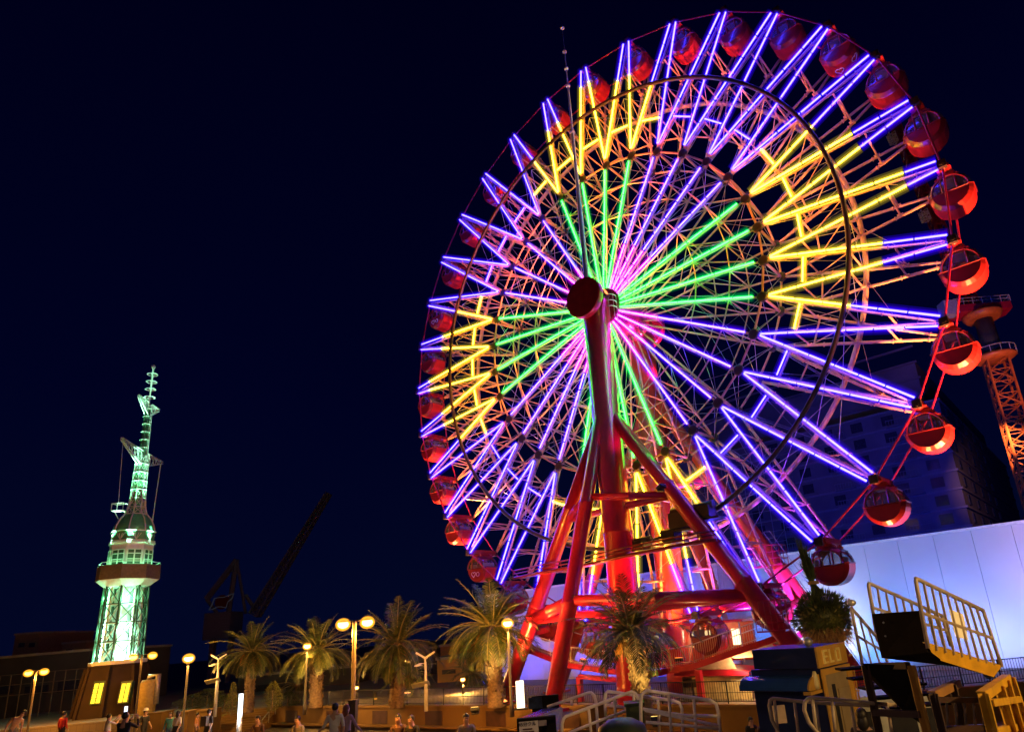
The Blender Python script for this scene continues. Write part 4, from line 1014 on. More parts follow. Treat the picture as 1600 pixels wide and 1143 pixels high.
flood(uwz(3.6, -2.6, z0 + .5), uwz(2.6, -4.0, 15), 11000, (1, .22, .03), 52, 'amber floodlight under the deck aimed up between the rear legs')
flood(uwz(9.4, -2.6, TZ + .4), uwz(6.6, -4.1, 12), 24000, (.22, .04, 1.0), 70, 'violet floodlight aimed up the rear right leg')
flood(uwz(2.4, -3.6, 21.5), uwz(.1, -5.1, 26.6), 5200, (1, .08, .6), 90, 'pink floodlight aimed at the rear column head')
for i, (u_, e_, c_) in enumerate(((-24, 2000, (.02, .05, 1)), (-15, 2400, (.02, .05, 1)), (-7, 2600, (.02, .06, 1)), (1, 2200, (.03, .24, 1)), (9, 2300, (.09, .32, 1)), (17, 2700, (.27, .36, 1)), (24, 3600, (.62, .42, 1)))):  # the blue ones are added, standing in for neon light on the wall
    flood(uwz(u_, -8.5, TZ + .4), uwz(u_ + .5, -14, 5.2), e_, c_, 104, ['added blue floodlight at the far left end of the white hall', 'second added blue floodlight from the left end of the white hall', 'third added blue floodlight from the left end of the white hall', 'added blue floodlight at the middle of the white hall', 'added pale blue floodlight right of the middle of the white hall', 'lavender floodlight on the white hall behind the kiosk', 'pinkish white floodlight at the right end of the white hall'][i], .4)
WG = (1.0, .34, .10)
flood(uwz(14.5, -1.6, TZ + .5), wp(.97, 26, -1.5), 6000, WG, 70, 'orange floodlight on the terrace aimed up at the right rim of the wheel')
flood(uwz(24.5, -.8, GZ + .5), wp(.97, 29, -1.5), 100000, WG, 46, 'orange floodlight on the terrace aimed up at the top right of the wheel')
flood(uwz(-25.0, -.9, TZ + .5), wp(.97, 10, -1.5), 26000, WG, 60, 'orange floodlight on the terrace aimed up at the left rim of the wheel')
flood(uwz(-26.5, -.6, TZ + .5), wp(.97, 4, -1.5), 90000, WG, 50, 'orange floodlight on the terrace aimed up at the top left of the wheel')
flood(uwz(5.5, -10.5, TZ + .4), uwz(6.5, -14, 3.6), 1500, (1, .92, .78), 84, 'white floodlight on the hall behind the boarding platform')
for u_ in (-3.2, 2.6): light('POINT', uwz(u_, -3.6, z0 + 2.2), 60, (1, .72, .4), .2, plat, name='canopy_light')
light('POINT', uwz(6.6, .2, TZ + 1.7), 130, (1, .62, .22), .2, tk, name='palm_fill_light')  # bare light without a fixture, added to warm the nearby palm
p = at(1022, 1098, 32.2); flood((p[0], 32.2, TZ + .35), at(1005, 985, 34.6), 650, (1, .68, .16), 75, 'yellow uplight at the foot of the dark palm before the column', .15)
p = at(940, 1098, 33.0); flood((p[0], 33.0, TZ + .35), at(955, 1010, 34.4), 500, (1, .55, .12), 70, 'amber uplight on the left of the dark palm before the column', .15)
p = at(742, 1098, 43.0); flood((p[0], 43.0, TZ + .35), at(745, 985, 45.0), 1100, (1, .66, .16), 80, 'yellow uplight at the foot of the big palm beside the bright lamp', .15)
for i, (u_, t_) in enumerate(((6, (1250, 720)), (20, (1400, 720)))):  # unseen floodlights added to bring the neon's blue onto the hotel
    flood(uwz(u_, -19, ht + .6), at(*t_, 105), 26000, (.005, .03, 1), 66, ('left', 'right')[i] + ' added blue floodlight on the hall roof to light the unfinished hotel', .6)
flood((c_pine[0] + .5, 18.9, TZ - .9), c_pine - Z * .5, 330, (1, .45, .08), 60, 'small amber uplight below the trimmed palm', .1)
flood(uwz(4.3, 2.6, 12.9), uwz(.3, 1.9, 20), 2600, (1, .06, .55), 46, 'pink floodlight on the cross beam aimed up the front column', .15)
for a_, nm_ in ((75, 'up at the top gondolas'), (15, 'at the right-hand gondolas'), (140, 'at the upper left gondolas'), (195, 'at the left-hand gondolas')):  # floodlights added up here to brighten the dark gondolas
    d_ = U * math.cos(math.radians(a_)) + Z * math.sin(math.radians(a_)); p_ = HUB + N * 1.55 + d_ * 1.25
    flood(p_, HUB + N * -1.0 + d_ * 22, 12000 if a_ < 190 else 7000, (1, .17, .05), 64 if a_ < 190 else 44, 'added red floodlight on the column head aimed ' + nm_, .1)
# ------------------------------------------------------------------ foreground: boarding stairs, kiosk, ramp with rails, bins
YEL = mat('yellow_steel_paint', (.62, .34, .02), .45, var=.25, scale=4); BRS = mat('weathered_rail_paint', (.42, .33, .24), .4, var=.25, scale=8)
PK = mat('pinkish_white_rail', (.82, .70, .67), .35, var=.15, scale=9); DARKP = mat('dark_sheet', (.008, .0065, .006), .85, spec=.06, var=.3, bump=.1)
def xl(x, X, f): return x + X / f
def G1(X, Y_, D): return at(1320 + X / 4.347, 880 + Y_ / 4.347, D)
gs = thing('boarding_stairs', 'yellow steel boarding stairs with high railings and dark end plate', 'boarding stairs', (*at(1460, 1000, 9)[:2], DZ))
def railing(par, A, B, A2, B2, n, name, m, r=.022, hook=True, mid=.5):
    b = MB()
    pts = [A2, lerp(A2, A, .93), A + (B - A) * .03, B, lerp(B, B2, .06), B2]
    b.path([A2, lerp(A2, A, .96), lerp(A, B, .012) + (A - A2) * 0.0, lerp(A, B, .04), B], r * 1.25, 6)
    b.tube(B, B2, r * 1.2, 6)
    for i in range(1, n): b.tube(lerp(A, B, i / n), lerp(A2, B2, i / n), r * .8, 5)
    if mid: b.tube(lerp(A2, A, mid), lerp(B2, B, mid), r, 5)
    b.build(name, m, par)
DN, DF = 8.3, 9.4
An, Bn, A2n, B2n = G1(478, 98, DN), G1(940, 318, DN + .9), G1(566, 575, DN), G1(1066, 700, DN + .9)
Af, Bf, A2f, B2f = G1(158, 130, DF), G1(660, 352, DF + .9), G1(215, 470, DF), G1(720, 560, DF + .9)
railing(gs, An, Bn, A2n, B2n, 9, 'handrail', BRS); railing(gs, Af, Bf, A2f, B2f, 9, 'handrail', BRS)
b = MB(); dn = np.array([.01, .03, 0]); GS = lambda X, Y_: G1(X, Y_, DN + .9 * (X - 556) / 510)
b.prism([GS(556, 540), GS(640, 566), GS(652, 650), GS(592, 604)], dn); b.prism([GS(640, 566), GS(1066, 696), GS(1012, 770), GS(652, 658)], dn)
b.prism([GS(556, 540), GS(1066, 696), GS(1066, 696) + (.0, .09, 0), GS(556, 540) + (0, .09, 0)], (0, 0, .012)); b.build('stringer', YEL, gs)
def angle(b, p, q, s=.09):
    p = np.asarray(p, float); q = np.asarray(q, float); t = nrmz(q - p); upv = np.array([0, 0, 1.0]) if abs(t[2]) < .8 else np.array([0, 1.0, 0]); x = nrmz(np.cross(t, upv)); y = np.cross(x, t)
    b.bar(p, q, s, .014, 0, upv); b.bar(p + x * s * .46 - y * s * .5, q + x * s * .46 - y * s * .5, .014, s, 0, upv)
b = MB(); b.prism([G1(185, 342, DF - .2), G1(520, 318, DN + .05), G1(560, 598, DN + .05), G1(250, 640, DF - .2)], (.04, .06, 0)); b.build('end_plate', DARKP, gs)
b = MB(); p0, p1, p2, p3 = G1(250, 640, DF - .2), G1(560, 600, DN + .05), G1(1005, 765, DN + .9), G1(760, 700, DF + .9)
b.prism([p0, p1, p2, p3], (0, 0, .08)); b.build('tread_deck', DARKP, gs)
b = MB(); s0 = G1(735, 318, DN + .38); b.prism([G1(708, 308, DN + .38), G1(806, 345, DN + .55), G1(840, 520, DN + .55), G1(750, 492, DN + .38)], (.01, .02, 0)); b.build('notice_sheet', mat('white_notice', (.93, .92, .84), .6, var=.02), gs)
# trestle under the stairs
def leg_(par, P, Q, w, m, name='trestle_leg'):
    b = MB(); angle(b, P, Q, w * .8); b.box(lerp(P, Q, .995), w * 1.4, w * 1.4, .02); b.build(name, m, par)
def down(P, s=0.0): return np.array([P[0] + s, P[1], DZ])
tb = [G1(920, 870, 8.2), G1(1095, 755, 9.3)]
b = MB(); angle(b, tb[0], tb[1], .10); b.build('trestle_beam', YEL, gs)
for P, s in ((G1(925, 880, 8.2), .0), (G1(1035, 830, 8.8), .06), (G1(1075, 790, 9.1), .1), (G1(1108, 770, 9.3), .16)): leg_(gs, P, down(P, s), .11, YEL)
b = MB()
for y0, y1 in ((1120, 1085), (925, 900)): angle(b, G1(985, y0, 8.2), G1(1180, y1, 9.3), .07)
angle(b, G1(1050, 960, 8.8), G1(1120, 925, 9.2), .06); b.build('trestle_brace', YEL, gs)
tb = [G1(585, 870, 8.4), G1(760, 790, 9.6)]; b = MB(); angle(b, tb[0], tb[1], .09); b.build('trestle_beam', mat('orange_brown_steel', (.34, .17, .05), .5), gs)
for P in (G1(590, 880, 8.4), G1(720, 820, 9.2)): leg_(gs, P, down(P, .05), .09, BROWN)
b = MB(); angle(b, G1(600, 905, 8.4), G1(1010, 915, 9.2), .06); angle(b, G1(640, 1110, 8.6), G1(1010, 1090, 9.2), .07); [b.tube(G1(690 + i * 60, 915, 9.0), G1(700 + i * 62, 1100, 9.0), .018, 5) for i in range(5)]; b.build('trestle_brace', BROWN, gs)
# lower flight on the left
lf = thing('lower_stairs', 'dark lower flight of stairs with thin railing left of the yellow stairs', 'boarding stairs', (*at(1380, 1060, 9.8)[:2], DZ))
b = MB(); b.prism([G1(125, 680, 9.6), G1(430, 690, 9.0), G1(470, 790, 9.0), G1(520, 1090, 9.0), G1(400, 1000, 9.3), G1(200, 800, 9.6)], (.03, .12, 0)); b.build('side_plate', DARKP, lf)
P = G1(130, 690, 9.6); leg_(lf, P, down(P, .03), .10, BROWN); P = G1(440, 690, 9.0); leg_(lf, P, down(P, .05), .10, mat('ochre_steel', (.38, .20, .04), .5))
for P_0, P_1 in ((G1(200, 1010, 9.6), G1(520, 1020, 9.0)), (G1(200, 695, 9.6), G1(430, 690, 9.0))): b = MB(); b.bar(P_0, P_1, .08, .085); b.build('cross_rail', BROWN, lf)
b = MB(); 
for i in range(5): q = lerp(G1(160, 700, 10.2), G1(480, 960, 10.2), i / 4); b.box(q, .9, .28, .03)
b.build('step', DARKP, lf)
railing(lf, G1(42, 298, 10.2), G1(212, 492, 10.2), G1(122, 690, 10.2), G1(300, 690, 10.2), 3, 'handrail', BRS, .02, mid=.5)
b = MB(); b.ico(G1(45, 265, 10.3), .05, 0, (1.5, 1, 1)); b.tube(G1(20, 245, 10.3), G1(50, 265, 10.3), .03, 6); b.tube(G1(45, 275, 10.3), G1(60, 420, 10.2), .02, 5)
tag(b.build('camera_bracket', GALV), 'small lamp bracket on the stair railing beside the trimmed palm', 'bracket')
# low looped barriers before the kiosk
def loop_barrier(pts, posts, D, label, m=YEL, r=.028, mids=()):
    t = thing('loop_barrier', label, 'barrier', (*at(*pts[0], D)[:2], DZ)); b = MB(); b.path([at(x, y, D) for x, y in pts], r, 8); b.build('hoop', m, t)
    for (x0, y0, x1, y1) in posts: b = MB(); b.tube(at(x0, y0, D), at(x1, y1, D), r * .85, 6); b.build('upright', m, t)
    for pl in mids: b = MB(); b.path([at(x, y, D) for x, y in pl], r * .8, 6); b.build('mid_rail', m, t)
Zk = lambda X, Y_: (1180 + X / 7.273, 1000 + Y_ / 7.273)
loop_barrier([Zk(255, 1100), Zk(250, 1010), Zk(190, 900), Zk(160, 740), Zk(170, 680), Zk(205, 658), Zk(430, 682), Zk(700, 705), Zk(1000, 722), Zk(1320, 740), Zk(1600, 745)],
             [(*Zk(218, 668), *Zk(262, 1090)), (*Zk(445, 690), *Zk(495, 1090)), (*Zk(690, 712), *Zk(735, 1090)), (*Zk(1090, 730), *Zk(1150, 1090))], 10.5, 'ochre looped barrier in front of the dark blue kiosk, the longer one behind', BRS)
loop_barrier([Zk(760, 1090), Zk(690, 1025), Zk(610, 930), Zk(558, 790), Zk(565, 700), Zk(600, 660), Zk(650, 648), Zk(1000, 680), Zk(1300, 708), Zk(1600, 735)],
             [(*Zk(650, 655), *Zk(700, 1090)), (*Zk(872, 670), *Zk(915, 1090)), (*Zk(1500, 730), *Zk(1560, 1090))], 9.6, 'ochre looped barrier nearest the camera, before the kiosk corner', BRS)
# kiosk
KB = mat('kiosk_dark_blue', (.010, .018, .075), .3, var=.2, coat=.4); KY = mat('kiosk_yellow', (.60, .33, .055), .5, var=.15, scale=3)
KG = mat('kiosk_door_grey', (.36, .27, .15), .5, var=.12)
kz = at(1272, 1011, 14.0)
ko = thing('kiosk', 'dark blue ticket kiosk with rounded hood and yellow end wall', 'kiosk', (kz[0], 14.0, DZ))
kw, kd = 1.5, 1.25; kx1 = kz[0] + .04; kx0 = kx1 - kw; top = kz[2]
ax_ = (np.array([.70, -.714, 0]), np.array([.714, .70, 0]), Z)
def kp(a, b, z): return np.array([kx1, 14.0, 0]) + ax_[0] * a + ax_[1] * b + Z * z
def kbox(m, a0, a1, b0, b1, z0, z1, mi=0): m.box(kp((a0 + a1) / 2, (b0 + b1) / 2, (z0 + z1) / 2), a1 - a0, b1 - b0, z1 - z0, mi, ax_)
b = MB(); kbox(b, -kw - .15, 0, 0.02, kd, DZ, top - .42); b.build('body', KB, ko)
b = MB(); kbox(b, -kw, -.02, -.06, kd, top - .40, top); b.build('header', KB, ko)
b = MB(); kbox(b, -.02, .02, -.05, kd, top - .40, top + .01); kbox(b, 0.0, .03, .0, kd + .02, top - .55, top - .43); kbox(b, 0, .03, 0, .12, DZ, top - .55); kbox(b, 0, .03, kd - .16, kd + .02, DZ, top - .55); b.build('end_wall', KY, ko)
b = MB(); kbox(b, -.01, .012, .12, kd - .16, DZ, top - .55); kbox(b, .012, .04, .55, kd - .2, DZ + .3, top - .85); b.build('door', KG, ko)
b = MB(); kbox(b, .012, .03, .34, .46, DZ, top - .75); b.build('door_gap', BLACK, ko)
b = MB()
for i, (y0, y1, z0, z1) in enumerate(((.16, .22, .06, .33), (.22, .36, .29, .33), (.22, .34, .18, .215), (.22, .36, .06, .10), (.42, .48, .06, .33), (.48, .60, .06, .10), (.70, .92, .29, .33), (.70, .75, .06, .33), (.75, .92, .06, .10), (.87, .92, .06, .30))):
    kbox(b, .02, .045, y0, y1, top - .40 + z0, top - .40 + z1)
b.build('raised_letters', mat('ochre_letters', (.95, .72, .26), .5), ko)
b = MB(); arc = [(-.06 - .40 * math.cos(t), top - .78 + .26 * math.sin(t)) for t in [math.pi / 2 * i / 8 for i in range(9)]]
b.prism([kp(-kw - .2, y, z) for y, z in arc] + [kp(-kw - .2, .02, top - .52), kp(-kw - .2, .02, top - .80), kp(-kw - .2, -.44, top - .80)], ax_[0] * (kw + .1)); b.build('hood', mat('hood_gloss_blue', (.02, .06, .22), .12, var=.1, coat=1), ko)
b = MB(); b.prism([kp(-.10, y, z) for y, z in arc] + [kp(-.10, .02, top - .52), kp(-.10, .02, top - .79), kp(-.10, -.42, top - .79)], ax_[0] * .04); kbox(b, -.2, -.04, -.46, .02, top - .86, top - .80); b.build('hood_end', KY, ko)
b = MB(); b.lathe([(.05, 0), (.07, .1), (.05, .28), (.03, .34)], kp(-.055, -.16, top - .78), Z, 8); b.build('hood_bottle', mat('pale_bottle', (.7, .6, .3), .3), ko)
b = MB(); p = at(1218, 1115, 13.4); b.box(p, .24, .02, .32); b.build('paper_notice', mat('buff_paper', (.5, .36, .26), .7), ko)
b = MB(); 
for i in range(11): kbox(b, .04, .09, kd + .02, kd + .12, DZ + .2 + i * .24, DZ + .24 + i * .24)
kbox(b, .03, .05, kd + .02, kd + .05, DZ, top - .55); kbox(b, .03, .05, kd + .12, kd + .15, DZ, top - .55); b.build('ladder', KY, ko)
b = MB(); p = kp(-.32, .3, top + .1); b.ico(p, .10, 0, (1, 1, 1)); b.tube(p - Z * .12, p, .03, 6); tag(b.build('ball_lamp', GALV), 'small round unlit lamp on top of the kiosk', 'lamp')
# ramp with a sign box and white pipe rails
F7 = lambda X, Y_, D: at(790 + X / 7.62, 1040 + Y_ / 7.62, D)
sb = thing('sign_box', 'black and white cruise sign box at the foot of the ramp', 'sign', (*F7(360, 700, 12.5)[:2], DZ))
A, B = F7(130, 632, 12.5), F7(590, 628, 12.5); lo = F7(130, 900, 12.5)[2]
b = MB(); b.box(np.array([(A[0] + B[0]) / 2, 12.6, (A[2] + lo) / 2]), B[0] - A[0], .16, A[2] - lo); b.build('panel', DARKP, sb)
b = MB(); C_ = F7(385, 640, 12.5); b.box(np.array([(A[0] + C_[0]) / 2 + .02, 12.51, (A[2] + lo) / 2 - .02]), C_[0] - A[0] - .04, .02, A[2] - lo - .06); b.build('white_face', mat('sign_white', (.55, .50, .50), .5, var=.05), sb)
b = MB(); p0, p1 = F7(390, 648, 12.5), F7(490, 705, 12.5); b.box(np.array([(p0[0] + p1[0]) / 2, 12.51, (p0[2] + p1[2]) / 2]), p1[0] - p0[0], .02, p0[2] - p1[2]); b.build('grey_label', mat('sign_grey', (.26, .22, .24), .5), sb)
def text(s, loc, size, m, par, name='lettering', rz=0.0):
    cu = bpy.data.curves.new(name, 'FONT'); cu.body = s; cu.size = size; cu.extrude = .004; cu.align_x = 'CENTER'; cu.align_y = 'CENTER'
    tmp = bpy.data.objects.new(name, cu); COL.objects.link(tmp); bpy.context.view_layer.update()
    me = bpy.data.meshes.new_from_object(tmp.evaluated_get(bpy.context.evaluated_depsgraph_get())); bpy.data.objects.remove(tmp)
    me.materials.clear(); me.materials.append(m); ob = bpy.data.objects.new(name, me); COL.objects.link(ob)
    ob.parent = par; ob.location = Vector(np.asarray(loc) - ORG[par.name]); ob.rotation_euler = (math.pi / 2, 0, rz); return ob
text('45分クル', (*((A + C_) / 2)[:1], 12.49, F7(260, 690, 12.5)[2]), .080, BLACK, sb)
b = MB(); p0, p1 = F7(205, 742, 12.5), F7(320, 750, 12.5); b.box((p0 + p1) / 2 - np.array([0, .02, 0]), p1[0] - p0[0], .01, .02); p0, p1 = F7(190, 775, 12.5), F7(340, 790, 12.5); b.box((p0 + p1) / 2 - np.array([0, .02, 0]), p1[0] - p0[0], .01, .035); b.build('small_print', mat('dark_ink', (.08, .03, .03), .6), sb)
rp = thing('gangway_ramp', 'shiny metal ramp sloping up behind the cruise sign', 'ramp', (*F7(400, 560, 13)[:2], DZ))
b = MB(); b.prism([F7(150, 625, 12.6), F7(310, 622, 12.6), F7(655, 488, 15.2), F7(500, 486, 15.2)], (0, 0, -.05)); b.build('ramp_top', mat('brushed_metal', (.55, .55, .6), .16, metal=.9, var=.1), rp)
b = MB(); b.prism([F7(310, 625, 12.6), F7(655, 491, 15.2), F7(690, 640, 15.2), F7(600, 785, 12.6)], (0.03, .02, 0)); b.build('ramp_side', mat('ramp_side_brown', (.20, .13, .10), .6), rp)
db = thing('display_board', 'dark display board standing behind the shiny ramp', 'sign', (*F7(470, 430, 15.5)[:2], DZ)); p0, p1 = F7(308, 362, 15.5), F7(640, 520, 15.5)
b = MB(); b.box((p0 + p1) / 2, p1[0] - p0[0], .08, p0[2] - p1[2]); b.build('board', DARKP, db); b = MB(); b.box((p0 + p1) / 2 + np.array([-.22, -.05, .03]), (p1[0] - p0[0]) * .5, .02, (p0[2] - p1[2]) * .7); b.build('picture', mat('dark_blue_picture', (.02, .03, .07), .3, var=.8, scale=6), db)
b = MB(); 
for x in (p0[0] + .1, p1[0] - .1): b.tube((x, 15.55, DZ), (x, 15.55, p0[2]), .03, 6)
b.build('stand', BLACK, db)
def prail(label, runs, D0, D1, X0, X1, r=.03):
    t = thing('pipe_rail', label, 'handrail', (*F7(*runs[0][0], D0)[:2], DZ)); g_ = lambda x, y: F7(x, y, lerp(D0, D1, (x - X0) / (X1 - X0)))
    for i, rn in enumerate(runs): b = MB(); b.path([g_(x, y) for x, y in rn], r if i == 0 else r * .85, 8); b.build('rail' if i == 0 else 'bar', PK, t)
prail('white pipe rail along the left edge of the ramp, arched at its end', [[(500, 482), (700, 415), (980, 318), (1020, 316), (1055, 350), (1075, 420), (1090, 600), (1105, 820)], [(782, 392), (785, 472)]], 13.6, 13.2, 500, 1100)
prail('long white pipe rail sloping up from the cruise sign, with two bars', [[(668, 820), (675, 680), (690, 625), (715, 598), (1100, 455), (1440, 325), (1500, 305), (1550, 330), (1580, 390), (1592, 490), (1596, 640)], [(750, 795), (1100, 655), (1440, 527)], [(990, 500), (1020, 820)], [(1292, 392), (1320, 695)], [(1525, 325), (1530, 480)]], 12.2, 12.2, 650, 1600)
F6 = lambda X, Y_: ((1000 + X / 4.347 - 790) * 7.62, (880 + Y_ / 4.347 - 1040) * 7.62)
prail('white pipe rail with three bars right of the green bin, sloping down to the right', [[F6(8, 1160), F6(5, 960), F6(10, 890), F6(45, 862), F6(120, 872), F6(480, 928), F6(515, 950), F6(530, 1000), F6(545, 1160)], [F6(20, 985), F6(290, 1030), F6(525, 1035)], [F6(35, 995), F6(535, 1100)][:2], [F6(40, 1075), F6(535, 1120)], [F6(195, 885), F6(212, 1160)], [F6(365, 912), F6(382, 1160)]], 11.6, 11.6, 1500, 2200)
prail('shorter white pipe rail behind the bin rail, rounded at the right', [[(1205, 820), (1182, 420), (1190, 330), (1212, 296), (1400, 325), F6(230, 930), F6(268, 945), F6(285, 985), F6(292, 1160)], [(1185, 462), (1600, 510), F6(285, 1025)], [(1195, 640), (1480, 668)], [F6(122, 905), F6(132, 1160)]], 12.6, 12.6, 1150, 2000)
bn = thing('litter_bin', 'square dark green bin between the white pipe rails', 'bin', (*F7(1530, 600, 11.8)[:2], DZ)); p0, p1 = F7(1432, 490, 11.8), F7(1640, 490, 11.8)
b = MB(); b.box(((p0[0] + p1[0]) / 2, 12.0, (p0[2] + DZ) / 2), p1[0] - p0[0], .38, p0[2] - DZ); b.build('bin_body', mat('olive_green', (.06, .075, .025), .5, var=.3), bn)
b = MB(); b.box(((p0[0] + p1[0]) / 2, 12.0, p0[2] + .03), p1[0] - p0[0] + .05, .43, .05); b.build('lid', mat('dark_green_lid', (.015, .025, .015), .5), bn)
p = F7(1385, 770, 11.0); b = MB(); b.lathe([(.42, DZ), (.42, p[2] - .1), (.36, p[2] + .08), (.2, p[2] + .17), (.02, p[2] + .2)], (p[0], 11.0, 0), Z, 20); tag(b.build('drum', mat('green_drum', (.018, .03, .016), .5, var=.3)), 'round topped dark green drum at the bottom edge beside the bin', 'drum')
p0 = at(553, 1094, 35.8); b = MB(); b.box((p0[0], 35.7, (p0[2] + GZ) / 2), .36, .36, p0[2] - GZ); b.box((p0[0], 35.7, p0[2] + .03), .42, .42, .06); tag(b.build('switch_cabinet', BLACK), 'slim black cabinet at the foot of the twin-headed lamp', 'cabinet')

# ------------------------------------------------------------------ people
SKIN = mat('skin', (.50, .29, .19), .55, var=.08); HAIRD = mat('dark_hair', (.012, .009, .008), .5); HAIRR = mat('reddish_hair', (.10, .025, .02), .5)
CL = {}
def cloth(n, c): 
    if n not in CL: CL[n] = mat(n, c, .8, var=.15, scale=8)
    return CL[n]
BASEJ = dict(pel=((0, 0, .95), .135), spi=((0, .0, 1.13), .125), che=((0, 0, 1.32), .14), nek=((0, .0, 1.47), .055), hd0=((0, -.02, 1.56), .075), hd1=((0, -.02, 1.64), .092), hd2=((0, -.01, 1.71), .07), nos=((0, -.115, 1.60), .018))
for s, q in (('l', -1), ('r', 1)):
    BASEJ.update({'sh' + s: ((q * .18, 0, 1.41), .062), 'el' + s: ((q * .24, .03, 1.14), .045), 'wr' + s: ((q * .25, -.05, .90), .03), 'pa' + s: ((q * .25, -.07, .83), .036), 'hi' + s: ((q * .095, 0, .90), .095), 'kn' + s: ((q * .10, -.02, .50), .065), 'an' + s: ((q * .10, .03, .09), .042), 'to' + s: ((q * .115, -.15, .035), .036)})
BONES = [('pel', 'spi', 'top'), ('spi', 'che', 'top'), ('che', 'nek', 'skin'), ('nek', 'hd0', 'skin'), ('hd0', 'hd1', 'skin'), ('hd1', 'hd2', 'skin'), ('hd0', 'nos', 'skin')]
for s in 'lr': BONES += [('che', 'sh' + s, 'top'), ('sh' + s, 'el' + s, 'top'), ('el' + s, 'wr' + s, 'arm'), ('wr' + s, 'pa' + s, 'skin'), ('pel', 'hi' + s, 'leg'), ('hi' + s, 'kn' + s, 'leg'), ('kn' + s, 'an' + s, 'leg'), ('an' + s, 'to' + s, 'shoe')]
SIT = dict(pel=(0, .1, .52), spi=(0, .12, .70), che=(0, .08, .90), nek=(0, .05, 1.06), hd0=(0, 0, 1.14), hd1=(0, -.01, 1.22), hd2=(0, .0, 1.29), nos=(0, -.10, 1.18), shl=(-.18, .06, 1.0), shr=(.18, .06, 1.0), ell=(-.24, 0, .74), elr=(.24, 0, .74), wrl=(-.14, -.22, .64), wrr=(.14, -.22, .64), pal=(-.11, -.29, .62), par=(.11, -.29, .62), hil=(-.1, .06, .50), hir=(.1, .06, .50), knl=(-.13, -.38, .50), knr=(.13, -.38, .48), anl=(-.12, -.40, .09), anr=(.12, -.36, .09), tol=(-.13, -.56, .035), tor=(.13, -.52, .035))
WALK = dict(knl=(-.1, -.16, .52), anl=(-.1, -.22, .11), tol=(-.1, -.40, .06), knr=(.1, .06, .50), anr=(.1, .28, .14), tor=(.11, .14, .04), wrl=(-.25, .14, .92), pal=(-.25, .16, .85), wrr=(.25, -.16, .92), par=(.25, -.2, .85))
SHOOT = dict(ell=(-.26, -.22, 1.28), wrl=(-.12, -.38, 1.50), pal=(-.08, -.40, 1.57), elr=(.26, -.22, 1.28), wrr=(.12, -.38, 1.50), par=(.08, -.40, 1.57))
